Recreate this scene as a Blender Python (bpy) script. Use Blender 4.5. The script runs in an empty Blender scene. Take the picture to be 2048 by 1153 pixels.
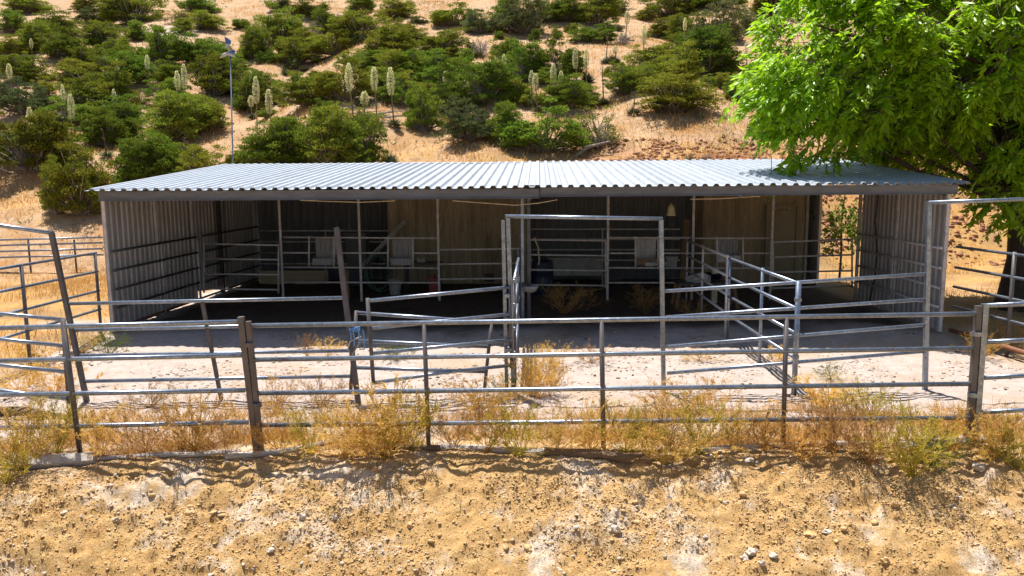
import bpy, math, random
import numpy as np
from mathutils import Matrix, Vector

random.seed(7); rng = np.random.default_rng(11)
C = bpy.context.scene.collection
scn = bpy.context.scene

# ------------------------------------------------------------------ camera, world, sun, exposure
TILT, ROLL, FPX, CAMZ = 7.75, -0.4, 1550.0, 2.83
cam_d = bpy.data.cameras.new('camera'); cam = bpy.data.objects.new('camera', cam_d); C.objects.link(cam)
cam_d.sensor_width = 36.0; cam_d.lens = 36.0*FPX/2048.0; cam_d.clip_start = 0.05; cam_d.clip_end = 2000
RM = Matrix.Rotation(math.radians(90-TILT), 4, 'X') @ Matrix.Rotation(math.radians(ROLL), 4, 'Z')
cam.matrix_world = Matrix.Translation((0, 0, CAMZ)) @ RM
scn.camera = cam
SUN_TO = Vector((-0.18, 0.27, 1.0)).normalized()
w = bpy.data.worlds.new('World'); scn.world = w; w.use_nodes = True
nt = w.node_tree; nt.nodes.clear()
sky = nt.nodes.new('ShaderNodeTexSky'); sky.sky_type = 'NISHITA'; sky.sun_disc = False
sky.sun_elevation = math.asin(SUN_TO.z); sky.sun_rotation = math.atan2(SUN_TO.x, SUN_TO.y)
bg = nt.nodes.new('ShaderNodeBackground'); bg.inputs['Strength'].default_value = 0.07
wo = nt.nodes.new('ShaderNodeOutputWorld')
nt.links.new(sky.outputs[0], bg.inputs[0]); nt.links.new(bg.outputs[0], wo.inputs[0])
sd = bpy.data.lights.new('sun', 'SUN'); sd.energy = 5.0; sd.angle = math.radians(0.5); sd.color = (1.0, 0.95, 0.87)
so = bpy.data.objects.new('sun', sd); C.objects.link(so); so.location = (-20, 40, 60)
so.rotation_euler = (-SUN_TO).to_track_quat('-Z', 'Y').to_euler()
vs = scn.view_settings; vs.view_transform = 'Standard'; vs.look = 'None'; vs.gamma = 1.0; vs.exposure = 0.90
vs.use_curve_mapping = False
try:
    scn.cycles.max_bounces = 6; scn.cycles.transparent_max_bounces = 4
except Exception: pass

# ------------------------------------------------------------------ where a pixel of the 2048 px photograph looks
R3 = np.array(RM.to_3x3())
def ray(px, py): return R3 @ np.array([(px-1024)/FPX, -(py-576.5)/FPX, -1.0])
def W(px, py, y):
    d = ray(px, py); return d*(y/d[1]) + np.array([0, 0, CAMZ])
def G(px, py, z=0.0):
    d = ray(px, py); return d*((z-CAMZ)/d[2]) + np.array([0, 0, CAMZ])
# barn frame
BO = np.array([0.15, 14.57, 0.0]); BA = math.radians(2.0)
BX = np.array([math.cos(BA), -math.sin(BA), 0]); BY = np.array([math.sin(BA), math.cos(BA), 0]); BZ = np.array([0, 0, 1.0])
def L(x, y, z=0.0): return BO + BX*x + BY*y + BZ*z
def B(px, py, ly):
    d = ray(px, py); o = np.array([0, 0, CAMZ]); t = (ly - (o-BO) @ BY)/(d @ BY); return o + d*t
def BL(px, py, ly):
    p = B(px, py, ly); return float((p-BO) @ BX), float(p[2])

# ------------------------------------------------------------------ helpers: meshes and objects
def smooth(t): t = np.clip(t, 0, 1); return t*t*(3-2*t)
def _h(ix, iy, s):
    n = (ix.astype(np.int64)*374761393 + iy.astype(np.int64)*668265263 + s*1442695041) & 0xffffffff
    n = ((n ^ (n >> 13))*1274126177) & 0xffffffff
    return ((n ^ (n >> 16)) & 0xffff)/65535.0
def vnoise(x, y, s=0):
    x = np.asarray(x, float); y = np.asarray(y, float)
    ix = np.floor(x); iy = np.floor(y); fx = x-ix; fy = y-iy
    u = fx*fx*fx*(fx*(fx*6-15)+10); v = fy*fy*fy*(fy*(fy*6-15)+10)
    a = _h(ix, iy, s); b = _h(ix+1, iy, s); c = _h(ix, iy+1, s); d = _h(ix+1, iy+1, s)
    return (a*(1-u)+b*u)*(1-v) + (c*(1-u)+d*u)*v - 0.5
def fbm(x, y, s=0, o=4):
    r = 0; a = 1.0
    for k in range(o): r = r + a*vnoise(x*2**k + 17.3*k, y*2**k - 9.1*k, s+k); a *= 0.5
    return r

def mesh_np(name, V, F, mat=None, smooth_=False):
    V = np.asarray(V, np.float32).reshape(-1, 3); F = np.asarray(F, np.int32); k = F.shape[1]
    me = bpy.data.meshes.new(name)
    me.vertices.add(len(V)); me.vertices.foreach_set('co', V.ravel())
    me.loops.add(F.size); me.loops.foreach_set('vertex_index', F.ravel())
    me.polygons.add(len(F)); me.polygons.foreach_set('loop_start', np.arange(0, F.size, k, dtype=np.int32))
    me.polygons.foreach_set('loop_total', np.full(len(F), k, np.int32))
    if smooth_: me.polygons.foreach_set('use_smooth', np.ones(len(F), bool))
    me.update(calc_edges=True); me.validate()
    if mat: me.materials.append(mat)
    return me

class MB:
    """boxes, tubes and prisms gathered into ONE mesh, in world coordinates"""
    def __init__(s): s.v = []; s.f = []
    def add(s, vs_, fs):
        n = len(s.v); s.v += [tuple(map(float, p)) for p in vs_]; s.f += [tuple(i+n for i in f) for f in fs]; return s
    def box(s, c, size, ax=None, bev=0.0):
        c = np.array(c, float); X, Y, Z = ax if ax else (np.array([1., 0, 0]), np.array([0, 1., 0]), BZ)
        hx, hy, hz = [q/2 for q in size]
        P = [c + X*a*hx + Y*b*hy + Z*d*hz for d in (-1, 1) for b in (-1, 1) for a in (-1, 1)]
        return s.add(P, [(0, 2, 3, 1), (4, 5, 7, 6), (0, 1, 5, 4), (2, 6, 7, 3), (0, 4, 6, 2), (1, 3, 7, 5)])
    def tube(s, A, Bp, r, n=8, r2=None, bend=None, cap=True):
        A = np.array(A, float); Bp = np.array(Bp, float); r2 = r if r2 is None else r2
        pts = [A, Bp]
        if bend is not None: pts = [A, (A+Bp)/2 + np.array(bend, float), Bp]
        return s.path(pts, [r + (r2-r)*i/(len(pts)-1) for i in range(len(pts))], n, cap)
    def path(s, pts, rs, n=8, cap=True, rot=0.0):
        pts = [np.array(p, float) for p in pts]; base = len(s.v); m = len(pts)
        if not isinstance(rs, (list, tuple)): rs = [rs]*m
        up = None
        for i, p in enumerate(pts):
            t = pts[min(i+1, m-1)] - pts[max(i-1, 0)]; t = t/(np.linalg.norm(t)+1e-9)
            if up is None: up = np.array([0, 0, 1.]) if abs(t[2]) < .9 else np.array([0, 1., 0])
            a = np.cross(t, up); a /= np.linalg.norm(a)+1e-9; b = np.cross(a, t); up = b
            for k in range(n):
                th = 2*math.pi*k/n + rot; q = p + (a*math.cos(th)+b*math.sin(th))*rs[i]; s.v.append(tuple(q))
        for i in range(m-1):
            for k in range(n):
                k2 = (k+1) % n; o = base+i*n
                s.f.append((o+k, o+k2, o+n+k2, o+n+k))
        if cap:
            s.f.append(tuple(base+k for k in range(n))[::-1]); s.f.append(tuple(base+(m-1)*n+k for k in range(n)))
        return s
    def lathe(s, c, prof, n=16):
        base = len(s.v); c = np.array(c, float)
        for (r, z) in prof:
            for k in range(n):
                a = 2*math.pi*k/n; s.v.append((c[0]+r*math.cos(a), c[1]+r*math.sin(a), c[2]+z))
        for i in range(len(prof)-1):
            for k in range(n):
                k2 = (k+1) % n; o = base+i*n; s.f.append((o+k, o+k2, o+n+k2, o+n+k))
        s.f.append(tuple(base+k for k in range(n))[::-1]); s.f.append(tuple(base+(len(prof)-1)*n+k for k in range(n)))
        return s
    def build(s, name, mat, parent=None, shade=False):
        o_ = Vector(parent.location) if parent else Vector((0, 0, 0))
        if parent and parent.parent: o_ = o_ + Vector(parent.parent.location)
        me = bpy.data.meshes.new(name)
        me.from_pydata([tuple(Vector(p)-o_) for p in s.v], [], s.f); me.materials.append(mat)
        if shade: me.polygons.foreach_set('use_smooth', [len(p.vertices) == 4 for p in me.polygons])
        ob = bpy.data.objects.new(name, me); C.objects.link(ob)
        if parent: ob.parent = parent
        return ob

def tag(o, label=None, cat=None, group=None, kind=None):
    if label: o['label'] = label
    if cat: o['category'] = cat
    if group: o['group'] = group
    if kind: o['kind'] = kind
    return o
def thing(name, label, cat, loc, group=None):
    o = bpy.data.objects.new(name, None); o.empty_display_size = .1; o.location = [float(q) for q in loc]
    C.objects.link(o); return tag(o, label, cat, group)
def link(name, me, parent=None, loc=None):
    o = bpy.data.objects.new(name, me); C.objects.link(o)
    if parent: o.parent = parent
    if loc is not None: o.location = [float(q) for q in loc]
    return o

# ------------------------------------------------------------------ materials
def new_mat(name):
    m = bpy.data.materials.new(name); m.use_nodes = True; t = m.node_tree; t.nodes.clear()
    return m, t, t.nodes, t.links
def N(nodes, typ, **kw):
    n = nodes.new(typ)
    for k, v in kw.items():
        if k in n.inputs: n.inputs[k].default_value = v
        else: setattr(n, k, v)
    return n
def rgb(c): return (c[0], c[1], c[2], 1.0)
def noise(ns, ls, vec, scale, detail=5, rough=.6):
    n = N(ns, 'ShaderNodeTexNoise', Scale=scale, Detail=detail, Roughness=rough); ls.new(vec, n.inputs['Vector']); return n.outputs['Fac']
def ramp(ns, ls, fac, a, b):
    r = N(ns, 'ShaderNodeMapRange'); r.inputs['From Min'].default_value = a; r.inputs['From Max'].default_value = b
    ls.new(fac, r.inputs['Value']); return r.outputs['Result']
def mixc(ns, ls, fac, a, b, mode='MIX'):
    m = N(ns, 'ShaderNodeMix', data_type='RGBA', blend_type=mode)
    if isinstance(fac, (int, float)): m.inputs[0].default_value = fac
    else: ls.new(fac, m.inputs[0])
    for sock, v in ((m.inputs[6], a), (m.inputs[7], b)):
        if isinstance(v, (tuple, list)): sock.default_value = rgb(v)
        else: ls.new(v, sock)
    return m.outputs[2]
def mul(ns, ls, a, b):
    m = N(ns, 'ShaderNodeMath', operation='MULTIPLY')
    for i, v in enumerate((a, b)):
        if isinstance(v, (int, float)): m.inputs[i].default_value = v
        else: ls.new(v, m.inputs[i])
    return m.outputs[0]

def surf(name, c1, c2=None, rough=.6, metal=0.0, scale=6.0, lo=.4, hi=.65, rust=0.0, bump=0.0, bscale=40, c3=None, spec=.5, objspace=False, stretch=None, orand=0.0):
    m, t, ns, ls = new_mat(name)
    vec = (N(ns, 'ShaderNodeTexCoord').outputs['Object'] if objspace else N(ns, 'ShaderNodeNewGeometry').outputs['Position'])
    if stretch:
        mp = N(ns, 'ShaderNodeMapping'); mp.inputs['Scale'].default_value = stretch; ls.new(vec, mp.inputs[0]); vec = mp.outputs[0]
    col = c1
    if c2: col = mixc(ns, ls, ramp(ns, ls, noise(ns, ls, vec, scale), lo, hi), c1, c2)
    if c3: col = mixc(ns, ls, ramp(ns, ls, noise(ns, ls, vec, scale*4.7, 6, .7), .5, .72), col, c3)
    if orand:
        hv = N(ns, 'ShaderNodeHueSaturation'); ls.new(col, hv.inputs['Color']); mr = N(ns, 'ShaderNodeMapRange'); mr.inputs['To Min'].default_value = 1-orand; mr.inputs['To Max'].default_value = 1+orand
        ls.new(N(ns, 'ShaderNodeObjectInfo').outputs['Random'], mr.inputs['Value']); ls.new(mr.outputs[0], hv.inputs['Value']); col = hv.outputs[0]
    p = N(ns, 'ShaderNodeBsdfPrincipled', Roughness=rough, Metallic=metal)
    p.inputs['Specular IOR Level'].default_value = spec
    if rust > 0:
        rf = ramp(ns, ls, noise(ns, ls, vec, 9, 8, .75), .62-.1*rust, .72-.1*rust)
        col = mixc(ns, ls, rf, col, (.16, .07, .03))
        mm = N(ns, 'ShaderNodeMath', operation='MULTIPLY_ADD'); ls.new(rf, mm.inputs[0]); mm.inputs[1].default_value = -metal; mm.inputs[2].default_value = metal
        ls.new(mm.outputs[0], p.inputs['Metallic'])
    if isinstance(col, tuple): p.inputs['Base Color'].default_value = rgb(col)
    else: ls.new(col, p.inputs['Base Color'])
    if bump:
        b = N(ns, 'ShaderNodeBump', Strength=bump, Distance=.01); ls.new(noise(ns, ls, vec, bscale, 6, .7), b.inputs['Height']); ls.new(b.outputs[0], p.inputs['Normal'])
    o = N(ns, 'ShaderNodeOutputMaterial'); ls.new(p.outputs[0], o.inputs[0]); return m

def leaf_mat(name, a, b, c, trans=.35, nscale=3.0, gloss=.0, objrand=.25, tint=None, hue=0.0):
    m, t, ns, ls = new_mat(name)
    g = N(ns, 'ShaderNodeNewGeometry'); oi = N(ns, 'ShaderNodeObjectInfo')
    col = mixc(ns, ls, ramp(ns, ls, noise(ns, ls, g.outputs['Position'], nscale, 3), .35, .65), a, b)
    col = mixc(ns, ls, ramp(ns, ls, noise(ns, ls, g.outputs['Position'], nscale*9, 2), .45, .75), col, c)
    hv = N(ns, 'ShaderNodeHueSaturation'); ls.new(col, hv.inputs['Color'])
    mr = N(ns, 'ShaderNodeMapRange'); mr.inputs['To Min'].default_value = 1-objrand; mr.inputs['To Max'].default_value = 1+objrand
    ls.new(oi.outputs['Random'], mr.inputs['Value']); ls.new(mr.outputs[0], hv.inputs['Value'])
    if hue:
        m7 = N(ns, 'ShaderNodeMath', operation='MULTIPLY'); ls.new(oi.outputs['Random'], m7.inputs[0]); m7.inputs[1].default_value = 7.31
        fr = N(ns, 'ShaderNodeMath', operation='FRACT'); ls.new(m7.outputs[0], fr.inputs[0]); mh = N(ns, 'ShaderNodeMapRange'); mh.inputs['To Min'].default_value = .5-hue; mh.inputs['To Max'].default_value = .5+hue
        ls.new(fr.outputs[0], mh.inputs['Value']); ls.new(mh.outputs[0], hv.inputs['Hue'])
    d = N(ns, 'ShaderNodeBsdfPrincipled', Roughness=(.36 if gloss else .6)); ls.new(hv.outputs[0], d.inputs['Base Color']); d.inputs['Specular IOR Level'].default_value = gloss
    tr = N(ns, 'ShaderNodeBsdfTranslucent')
    if tint: ls.new(mixc(ns, ls, 1.0, hv.outputs[0], tint, 'MULTIPLY'), tr.inputs[0])
    else: ls.new(hv.outputs[0], tr.inputs[0])
    mx = N(ns, 'ShaderNodeMixShader'); mx.inputs[0].default_value = trans; ls.new(d.outputs[0], mx.inputs[1]); ls.new(tr.outputs[0], mx.inputs[2])
    o = N(ns, 'ShaderNodeOutputMaterial'); ls.new(mx.outputs[0], o.inputs[0]); return m

def ground_mat():
    m, t, ns, ls = new_mat('dry_ground')
    pos = N(ns, 'ShaderNodeNewGeometry').outputs['Position']
    at = lambda n: N(ns, 'ShaderNodeAttribute', attribute_name=n).outputs['Fac']
    n1 = noise(ns, ls, pos, .55, 6); n2 = noise(ns, ls, pos, 5, 7, .65); n3 = noise(ns, ls, pos, 34, 5, .7)
    hill = mixc(ns, ls, ramp(ns, ls, n2, .35, .65), (.35, .225, .125), (.47, .325, .205))
    hill = mixc(ns, ls, ramp(ns, ls, n1, .48, .66), hill, (.36, .19, .075))
    hill = mixc(ns, ls, ramp(ns, ls, noise(ns, ls, pos, 1.6, 7, .7), .52, .66), hill, (.25, .155, .085))
    hill = mixc(ns, ls, ramp(ns, ls, n3, .56, .74), hill, (.22, .14, .075))
    red = mixc(ns, ls, ramp(ns, ls, n2, .4, .65), (.40, .185, .095), (.27, .115, .06))
    c = mixc(ns, ls, at('red'), hill, red)
    pad = mixc(ns, ls, ramp(ns, ls, n2, .35, .7), (.49, .415, .375), (.385, .31, .265))
    pad = mixc(ns, ls, ramp(ns, ls, n3, .58, .74), pad, (.26, .185, .135))
    pad = mixc(ns, ls, ramp(ns, ls, n1, .52, .64), pad, (.42, .32, .235))
    c = mixc(ns, ls, at('pad'), c, pad)
    bank = mixc(ns, ls, ramp(ns, ls, n2, .36, .64), (.475, .275, .10), (.57, .375, .165))
    bank = mixc(ns, ls, ramp(ns, ls, n1, .50, .66), bank, (.44, .26, .095))
    bank = mixc(ns, ls, ramp(ns, ls, noise(ns, ls, pos, 1.5, 8, .72), .51, .63), bank, (.66, .57, .47))
    bank = mixc(ns, ls, ramp(ns, ls, n3, .5, .72), bank, (.36, .205, .07))
    bank = mixc(ns, ls, ramp(ns, ls, noise(ns, ls, pos, 60, 4, .7), .54, .7), bank, (.66, .50, .30))
    c = mixc(ns, ls, at('bank'), c, bank)
    strawc = mixc(ns, ls, ramp(ns, ls, n2, .35, .65), (.38, .20, .06), (.50, .31, .12))
    strawc = mixc(ns, ls, ramp(ns, ls, n1, .45, .6), strawc, (.30, .19, .09))
    strawc = mixc(ns, ls, ramp(ns, ls, n3, .55, .7), strawc, (.20, .11, .045))
    c = mixc(ns, ls, at('straw'), c, strawc)
    dirt_shade = mixc(ns, ls, ramp(ns, ls, n2, .35, .7), (.085, .06, .042), (.13, .095, .07))  # barn floor soil, its colour darkened to deepen the interior shade
    c = mixc(ns, ls, at('dirt_shade'), c, dirt_shade)
    p = N(ns, 'ShaderNodeBsdfPrincipled', Roughness=.95); p.inputs['Specular IOR Level'].default_value = .15
    ls.new(c, p.inputs['Base Color'])
    b = N(ns, 'ShaderNodeBump', Strength=.9, Distance=.035); ls.new(noise(ns, ls, pos, 24, 9, .8), b.inputs['Height']); ls.new(b.outputs[0], p.inputs['Normal'])
    o = N(ns, 'ShaderNodeOutputMaterial'); ls.new(p.outputs[0], o.inputs[0]); return m

M = dict(
    ground=ground_mat(),
    pipe=surf('galvanised_pipe', (.24, .29, .37), (.15, .18, .235), .36, .7, 7, rust=.4, c3=(.42, .46, .52)),
    post=surf('dull_steel_post', (.125, .115, .12), (.085, .078, .08), .55, .35, 6, rust=.35),
    paint=surf('dusty_rail_paint', (.60, .56, .54), (.45, .41, .39), .6, .2, 8, rust=.5),
    roof=surf('galvanised_roof', (.385, .425, .48), (.335, .375, .425), .5, .15, 1.6, c3=(.27, .30, .35), stretch=(2.5, .5, 1), orand=.07, rust=.06),
    fascia=surf('dusty_steel_beam', (.15, .16, .185), (.11, .115, .13), .55, .25, 2.5, rust=.35, stretch=(1, 1, 5)),
    wall=surf('weathered_corrugated_steel', (.50, .465, .44), (.37, .335, .315), .55, .2, 3, c3=(.28, .235, .20), stretch=(3, 3, .35), orand=.1, rust=.25),
    tan=surf('tan_wall_panel', (.40, .31, .19), (.27, .205, .12), .6, 0, 2, stretch=(4, 4, .4), orand=.12, c3=(.15, .11, .06)),
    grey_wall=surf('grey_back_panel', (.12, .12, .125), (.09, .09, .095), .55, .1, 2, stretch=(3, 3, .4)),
    dark=surf('dark_steel', (.05, .05, .055), (.08, .07, .06), .5, .4, 6),
    door=surf('cream_door', (.24, .20, .13), (.2, .165, .11), .55, 0, 4),
    white=surf('dusty_white', (.44, .43, .40), (.31, .295, .27), .6, 0, 6),
    board=surf('weathered_boards', (.33, .32, .32), (.22, .21, .20), .8, 0, 5, bump=.4, stretch=(8, 8, 1)),
    wood=surf('brown_timber', (.26, .15, .075), (.18, .10, .05), .75, 0, 6, bump=.4, stretch=(6, 6, 1)),
    log=surf('sun_bleached_timber', (.66, .61, .56), (.42, .37, .33), .9, 0, 7, bump=.9, bscale=60, c3=(.13, .10, .08), stretch=(.8, 8, 8)),
    brownlog=surf('decayed_brown_timber', (.21, .135, .08), (.13, .08, .05), .9, 0, 7, bump=.9, bscale=60, stretch=(.8, 8, 8)),
    lattice=surf('cream_lattice', (.66, .54, .36), (.56, .45, .29), .7, 0, 8),
    blue=surf('blue_plastic', (.010, .018, .04), (.014, .024, .05), .45, 0, 5),
    twine=surf('light_blue_twine', (.12, .33, .62), (.2, .42, .7), .7, 0, 30),
    redp=surf('red_plastic', (.28, .03, .02), (.2, .02, .02), .45, 0, 5),
    hose=surf('green_hose', (.05, .11, .075), (.08, .16, .1), .5, 0, 5),
    flap=surf('blue_vane_paint', (.04, .10, .30), (.06, .13, .35), .4, .1, 8),
    straw=surf('pale_canvas', (.50, .42, .25), (.42, .34, .2), .8, 0, 12),
    rusty=surf('rusty_pipe', (.22, .09, .045), (.15, .06, .03), .8, .1, 9),
    bark=surf('tree_bark', (.085, .062, .045), (.05, .036, .027), .95, 0, 5, bump=1.0, bscale=22, stretch=(5, 5, 1)),
    twig=surf('grey_dead_wood', (.33, .29, .25), (.20, .165, .14), .9, 0, 9),
    rock=surf('pale_stone', (.55, .49, .42), (.40, .32, .24), .95, 0, 7, bump=.6, bscale=40),
    redrock=surf('red_stone', (.33, .16, .09), (.22, .10, .06), .95, 0, 5, bump=.6),
    clod=surf('soil_clod', (.55, .355, .15), (.43, .255, .09), .95, 0, 9, bump=.7, bscale=60, c3=(.66, .56, .44)),
    chip=surf('earth_chip', (.30, .21, .15), (.50, .40, .33), .95, 0, 9),
    juniper=leaf_mat('juniper_foliage', (.175, .24, .028), (.26, .285, .036), (.075, .115, .022), .3, .9, objrand=.32, hue=.03),
    greyjun=leaf_mat('grey_green_foliage', (.15, .19, .065), (.19, .21, .085), (.10, .13, .05), .2, .9, objrand=.25, hue=.02),
    yellow=leaf_mat('yellow_shrub_foliage', (.27, .24, .045), (.33, .27, .06), (.18, .16, .035), .25, 1.2, objrand=.2),
    tuft=leaf_mat('yucca_blades', (.095, .125, .062), (.14, .15, .075), (.07, .09, .045), .15, 2, objrand=.25),
    plume=leaf_mat('yucca_blossom', (.78, .77, .45), (.82, .80, .56), (.64, .66, .32), .3, 4, objrand=.12),
    stalk=surf('yucca_stalk', (.30, .24, .12), (.22, .16, .09), .8, 0, 6),
    deadstalk=surf('dead_yucca_stalk', (.17, .12, .09), (.10, .075, .06), .9, 0, 6),
    tree=leaf_mat('tree_leaves', (.26, .46, .018), (.36, .53, .022), (.13, .28, .014), .55, .7, gloss=.5, objrand=.02, tint=(1.25, 1.25, .6)),
    sapling=leaf_mat('sapling_leaves', (.11, .17, .022), (.15, .21, .03), (.08, .12, .02), .4, 2, objrand=.05),
    gold=leaf_mat('golden_weed', (.80, .56, .15), (.84, .64, .24), (.64, .41, .09), .5, 6, objrand=.18),
    rust=leaf_mat('rusty_weed', (.68, .42, .115), (.76, .52, .18), (.46, .26, .065), .45, 6, objrand=.18),
    olive=leaf_mat('olive_weed', (.52, .45, .07), (.64, .49, .10), (.34, .34, .05), .45, 6, objrand=.18),
    green=leaf_mat('green_weed', (.13, .19, .035), (.22, .23, .05), (.08, .12, .03), .3, 6, objrand=.1),
    brown=leaf_mat('brown_twigs', (.46, .27, .10), (.56, .35, .14), (.28, .15, .06), .25, 6, objrand=.15),
    drygrass=leaf_mat('dry_grass_blades', (.58, .34, .11), (.68, .46, .19), (.44, .22, .06), .35, .6, objrand=0),
)

# ------------------------------------------------------------------ terrain
def crest(x): return 8.0 - .55*smooth((-x-3.3)/1.6) + .05*np.sin(x*1.7) + .10*smooth((x-4.4)/1.0)
def zones(x, y):
    x = np.asarray(x, float); y = np.asarray(y, float)
    mL = smooth((-x-9)/9.0)
    return mL, 25.2 + 7.8*mL + 1.2*fbm(x/7, x*0, 5, 2), np.maximum(crest(x)-y, 0)
def terrain(x, y, fine=True):
    x = np.asarray(x, float); y = np.asarray(y, float)
    mL, s, v = zones(x, y)
    z = -.85*mL*smooth((y-16)/14)
    u = y-s; up = .5*(u+np.sqrt(u*u+.8)) - .5*np.sqrt(.8)*np.exp(-np.abs(u)) ; up = np.where(u < -6, 0, up)
    pr = np.where(up < 5.5, .60*up, 3.3+.34*(up-5.5)); pl = .40*up
    a = np.clip(u/6, 0, 1)
    z = z + (1-mL)*pr + mL*pl + a*(1.1*fbm(x/11, y/11, 3, 3) + .22*fbm(x/2.4, y/2.4, 8, 3))
    z = z - .11*smooth((y-8.9)/1.0)*(1-smooth((y-13.5)/1.2))*(1-smooth((np.abs(x)-9)/3))
    vv = np.clip(v, 0, 5.2)
    z = z - .52*(vv - .28*(1-np.exp(-vv/.28)))
    if fine:
        b = smooth(v/.5)
        r1 = fbm(x/.8, y/.8, 21, 3); r2 = fbm(x/.24, y/.24, 31, 3); r3 = fbm(x/.085, y/.085, 41, 2)
        pit = smooth((vnoise(x/.42+5, y/.42, 61)-.17)/.2)
        r4 = np.abs(fbm(x/.16, y/.11, 51, 3)); z = z + b*(.06*r1 + .055*r2 + .06*r3 + .05*r4 - .06*pit) + (1-b)*(1-a)*(.035*r1 + .03*r2 + .016*r3)
    return z
def TZ(x, y, fine=True): return float(terrain(np.array([x]), np.array([y]), fine)[0])
_ys = np.concatenate([np.arange(19, 60, .08), np.arange(60, 170, .25)])
def hit(px, py):
    d = ray(px, py); t = _ys/d[1]; X = d[0]*t; Z = CAMZ + d[2]*t
    k = np.nonzero(Z <= terrain(X, _ys, False))[0]; k = k[0] if len(k) else len(_ys)-1
    return np.array([X[k], _ys[k], TZ(X[k], _ys[k])])

gx = np.concatenate([np.arange(-110, -24, 1.5), np.arange(-24, -6.6, .22), np.arange(-6.6, 6.6, .03), np.arange(6.6, 24, .22), np.arange(24, 111, 1.5)])
gy = np.concatenate([np.arange(-40, 2, 2.0), np.arange(2, 5.4, .2), np.arange(5.4, 8.8, .024), np.arange(8.8, 13.6, .055), np.arange(13.6, 23, .2), np.arange(23, 60, .33), np.arange(60, 190, 1.6)])
iA = int(np.searchsorted(gy, 7.7)); iB = int(np.searchsorted(gy, 23.0))
def ground_piece(name, j0, j1):
    ys = gy[j0:j1+1]; X, Y = np.meshgrid(gx, ys); Z = terrain(X, Y)
    n = len(gx); mrow = len(ys)
    idx = np.arange(n*mrow).reshape(mrow, n)
    F = np.stack([idx[:-1, :-1], idx[:-1, 1:], idx[1:, 1:], idx[1:, :-1]], -1).reshape(-1, 4)
    me = mesh_np(name, np.stack([X, Y, Z], -1), F, M['ground'], True)
    mL, s, v = zones(X, Y); edge = fbm(X/1.3, Y/1.3, 77, 3)
    inx = smooth((8.9-np.abs(X+.1) + edge*1.2)/1.2)
    pad = inx*smooth((Y-crest(X)-.25+edge*.9)/.8)*(1-smooth((Y-23)/2))
    pale = smooth(1-np.hypot((X+9.3)/1.6, (Y-15.6)/.9)+edge)     # pale bare patch beside the barn
    pad = np.maximum(pad, .9*pale)
    bank = smooth((crest(X)+.55-Y+edge*.8)/.7)
    cl = hit(330, 62); pad = np.maximum(pad, .8*smooth(1.4-np.hypot((X-cl[0])/3.2, (Y-cl[1])/4.0)+.6*edge))
    red = smooth((X-1.5+3*edge)/4)*smooth((Y-s+.5)/1.5)*(1-smooth((Y-s-6.5+3*edge)/3))
    lx = (X-BO[0])*BX[0]+(Y-BO[1])*BX[1]; ly = (X-BO[0])*BY[0]+(Y-BO[1])*BY[1]
    dirt_shade = smooth((8.0-np.abs(lx))/.5)*smooth((ly+.3+edge)/1.4)*smooth((8.2-ly)/.5)  # barn floor mask: brown soil plus shade put into its colour
    st = smooth((np.abs(X)-8.0+edge)/1.2)*smooth((Y-9+edge)/1.5)*(1-smooth((Y-27)/6))*(1-.95*pale)
    st = np.maximum(st, .8*smooth(1.2*(.5-np.abs(Y-s-7-2*edge)/8+edge)))*(1-.6*smooth((X-9)/2)*(1-smooth((Y-20)/2)))
    for nm, A in (('pad', pad), ('bank', bank), ('red', red), ('dirt_shade', dirt_shade), ('straw', st)):
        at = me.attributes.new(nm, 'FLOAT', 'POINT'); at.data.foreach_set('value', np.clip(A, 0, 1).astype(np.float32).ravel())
    return tag(link(name, me), kind='structure')
ground_piece('soil_bank', 0, iA); ground_piece('corral_ground', iA, iB); ground_piece('hillside', iB, len(gy)-1)

# ------------------------------------------------------------------ barn
PITCH = .095; EAVE = 2.75; RIDGE = 6.2
def roof_z(ly): return EAVE + PITCH*ly if ly <= RIDGE else EAVE + PITCH*RIDGE - PITCH*(ly-RIDGE)
barn = thing('horse_barn', 'long open-fronted steel horse barn with corrugated metal roof below the hillside', 'barn', L(0, 0))
def corr(name, mat, p0, U, Vd, Nn, width, bot, top, period, h, parent, thick=.003, phase=0.0):
    """corrugated sheet: across U, along Vd from bot(u) to top(u), ribs proud along Nn"""
    us = []; hs = []
    k = 0; x = -phase*period
    while x < width+period:
        for fx, hh in ((0, 0), (.42, 0), (.56, 1), (.86, 1)):
            us.append(x+fx*period); hs.append(hh*h)
        x += period
    pts = sorted(zip(us, hs)); xs = [0.0]+[a for a, b in pts if 0 < a < width]+[width]
    ua = np.array([a for a, b in pts]); ha = np.array([b for a, b in pts])
    V = []; n = len(xs)
    for off in (0, -thick):
        for u in xs:
            hh = float(np.interp(u, ua, ha))+off
            V.append(p0+U*u+Vd*bot(u)+Nn*hh); V.append(p0+U*u+Vd*top(u)+Nn*hh)
    F = []
    for i in range(n-1):
        a = 2*i; F.append((a, a+2, a+3, a+1)); b = 2*n+2*i; F.append((b, b+1, b+3, b+2))
        F.append((a, b, b+2, a+2)); F.append((a+1, a+3, b+3, b+1))
    F.append((0, 1, 2*n+1, 2*n)); e = 2*n-2; F.append((e, e+2*n, e+2*n+1, e+1))
    mb = MB(); mb.add(V, F); return mb.build(name, mat, parent)
ns_ = 20; sw = 16.28/ns_
vF = (BY + BZ*PITCH); vF /= np.linalg.norm(vF); nF = np.cross(BX, vF)
vR = (BY - BZ*PITCH); vR /= np.linalg.norm(vR); nR = np.cross(BX, vR)
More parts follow.
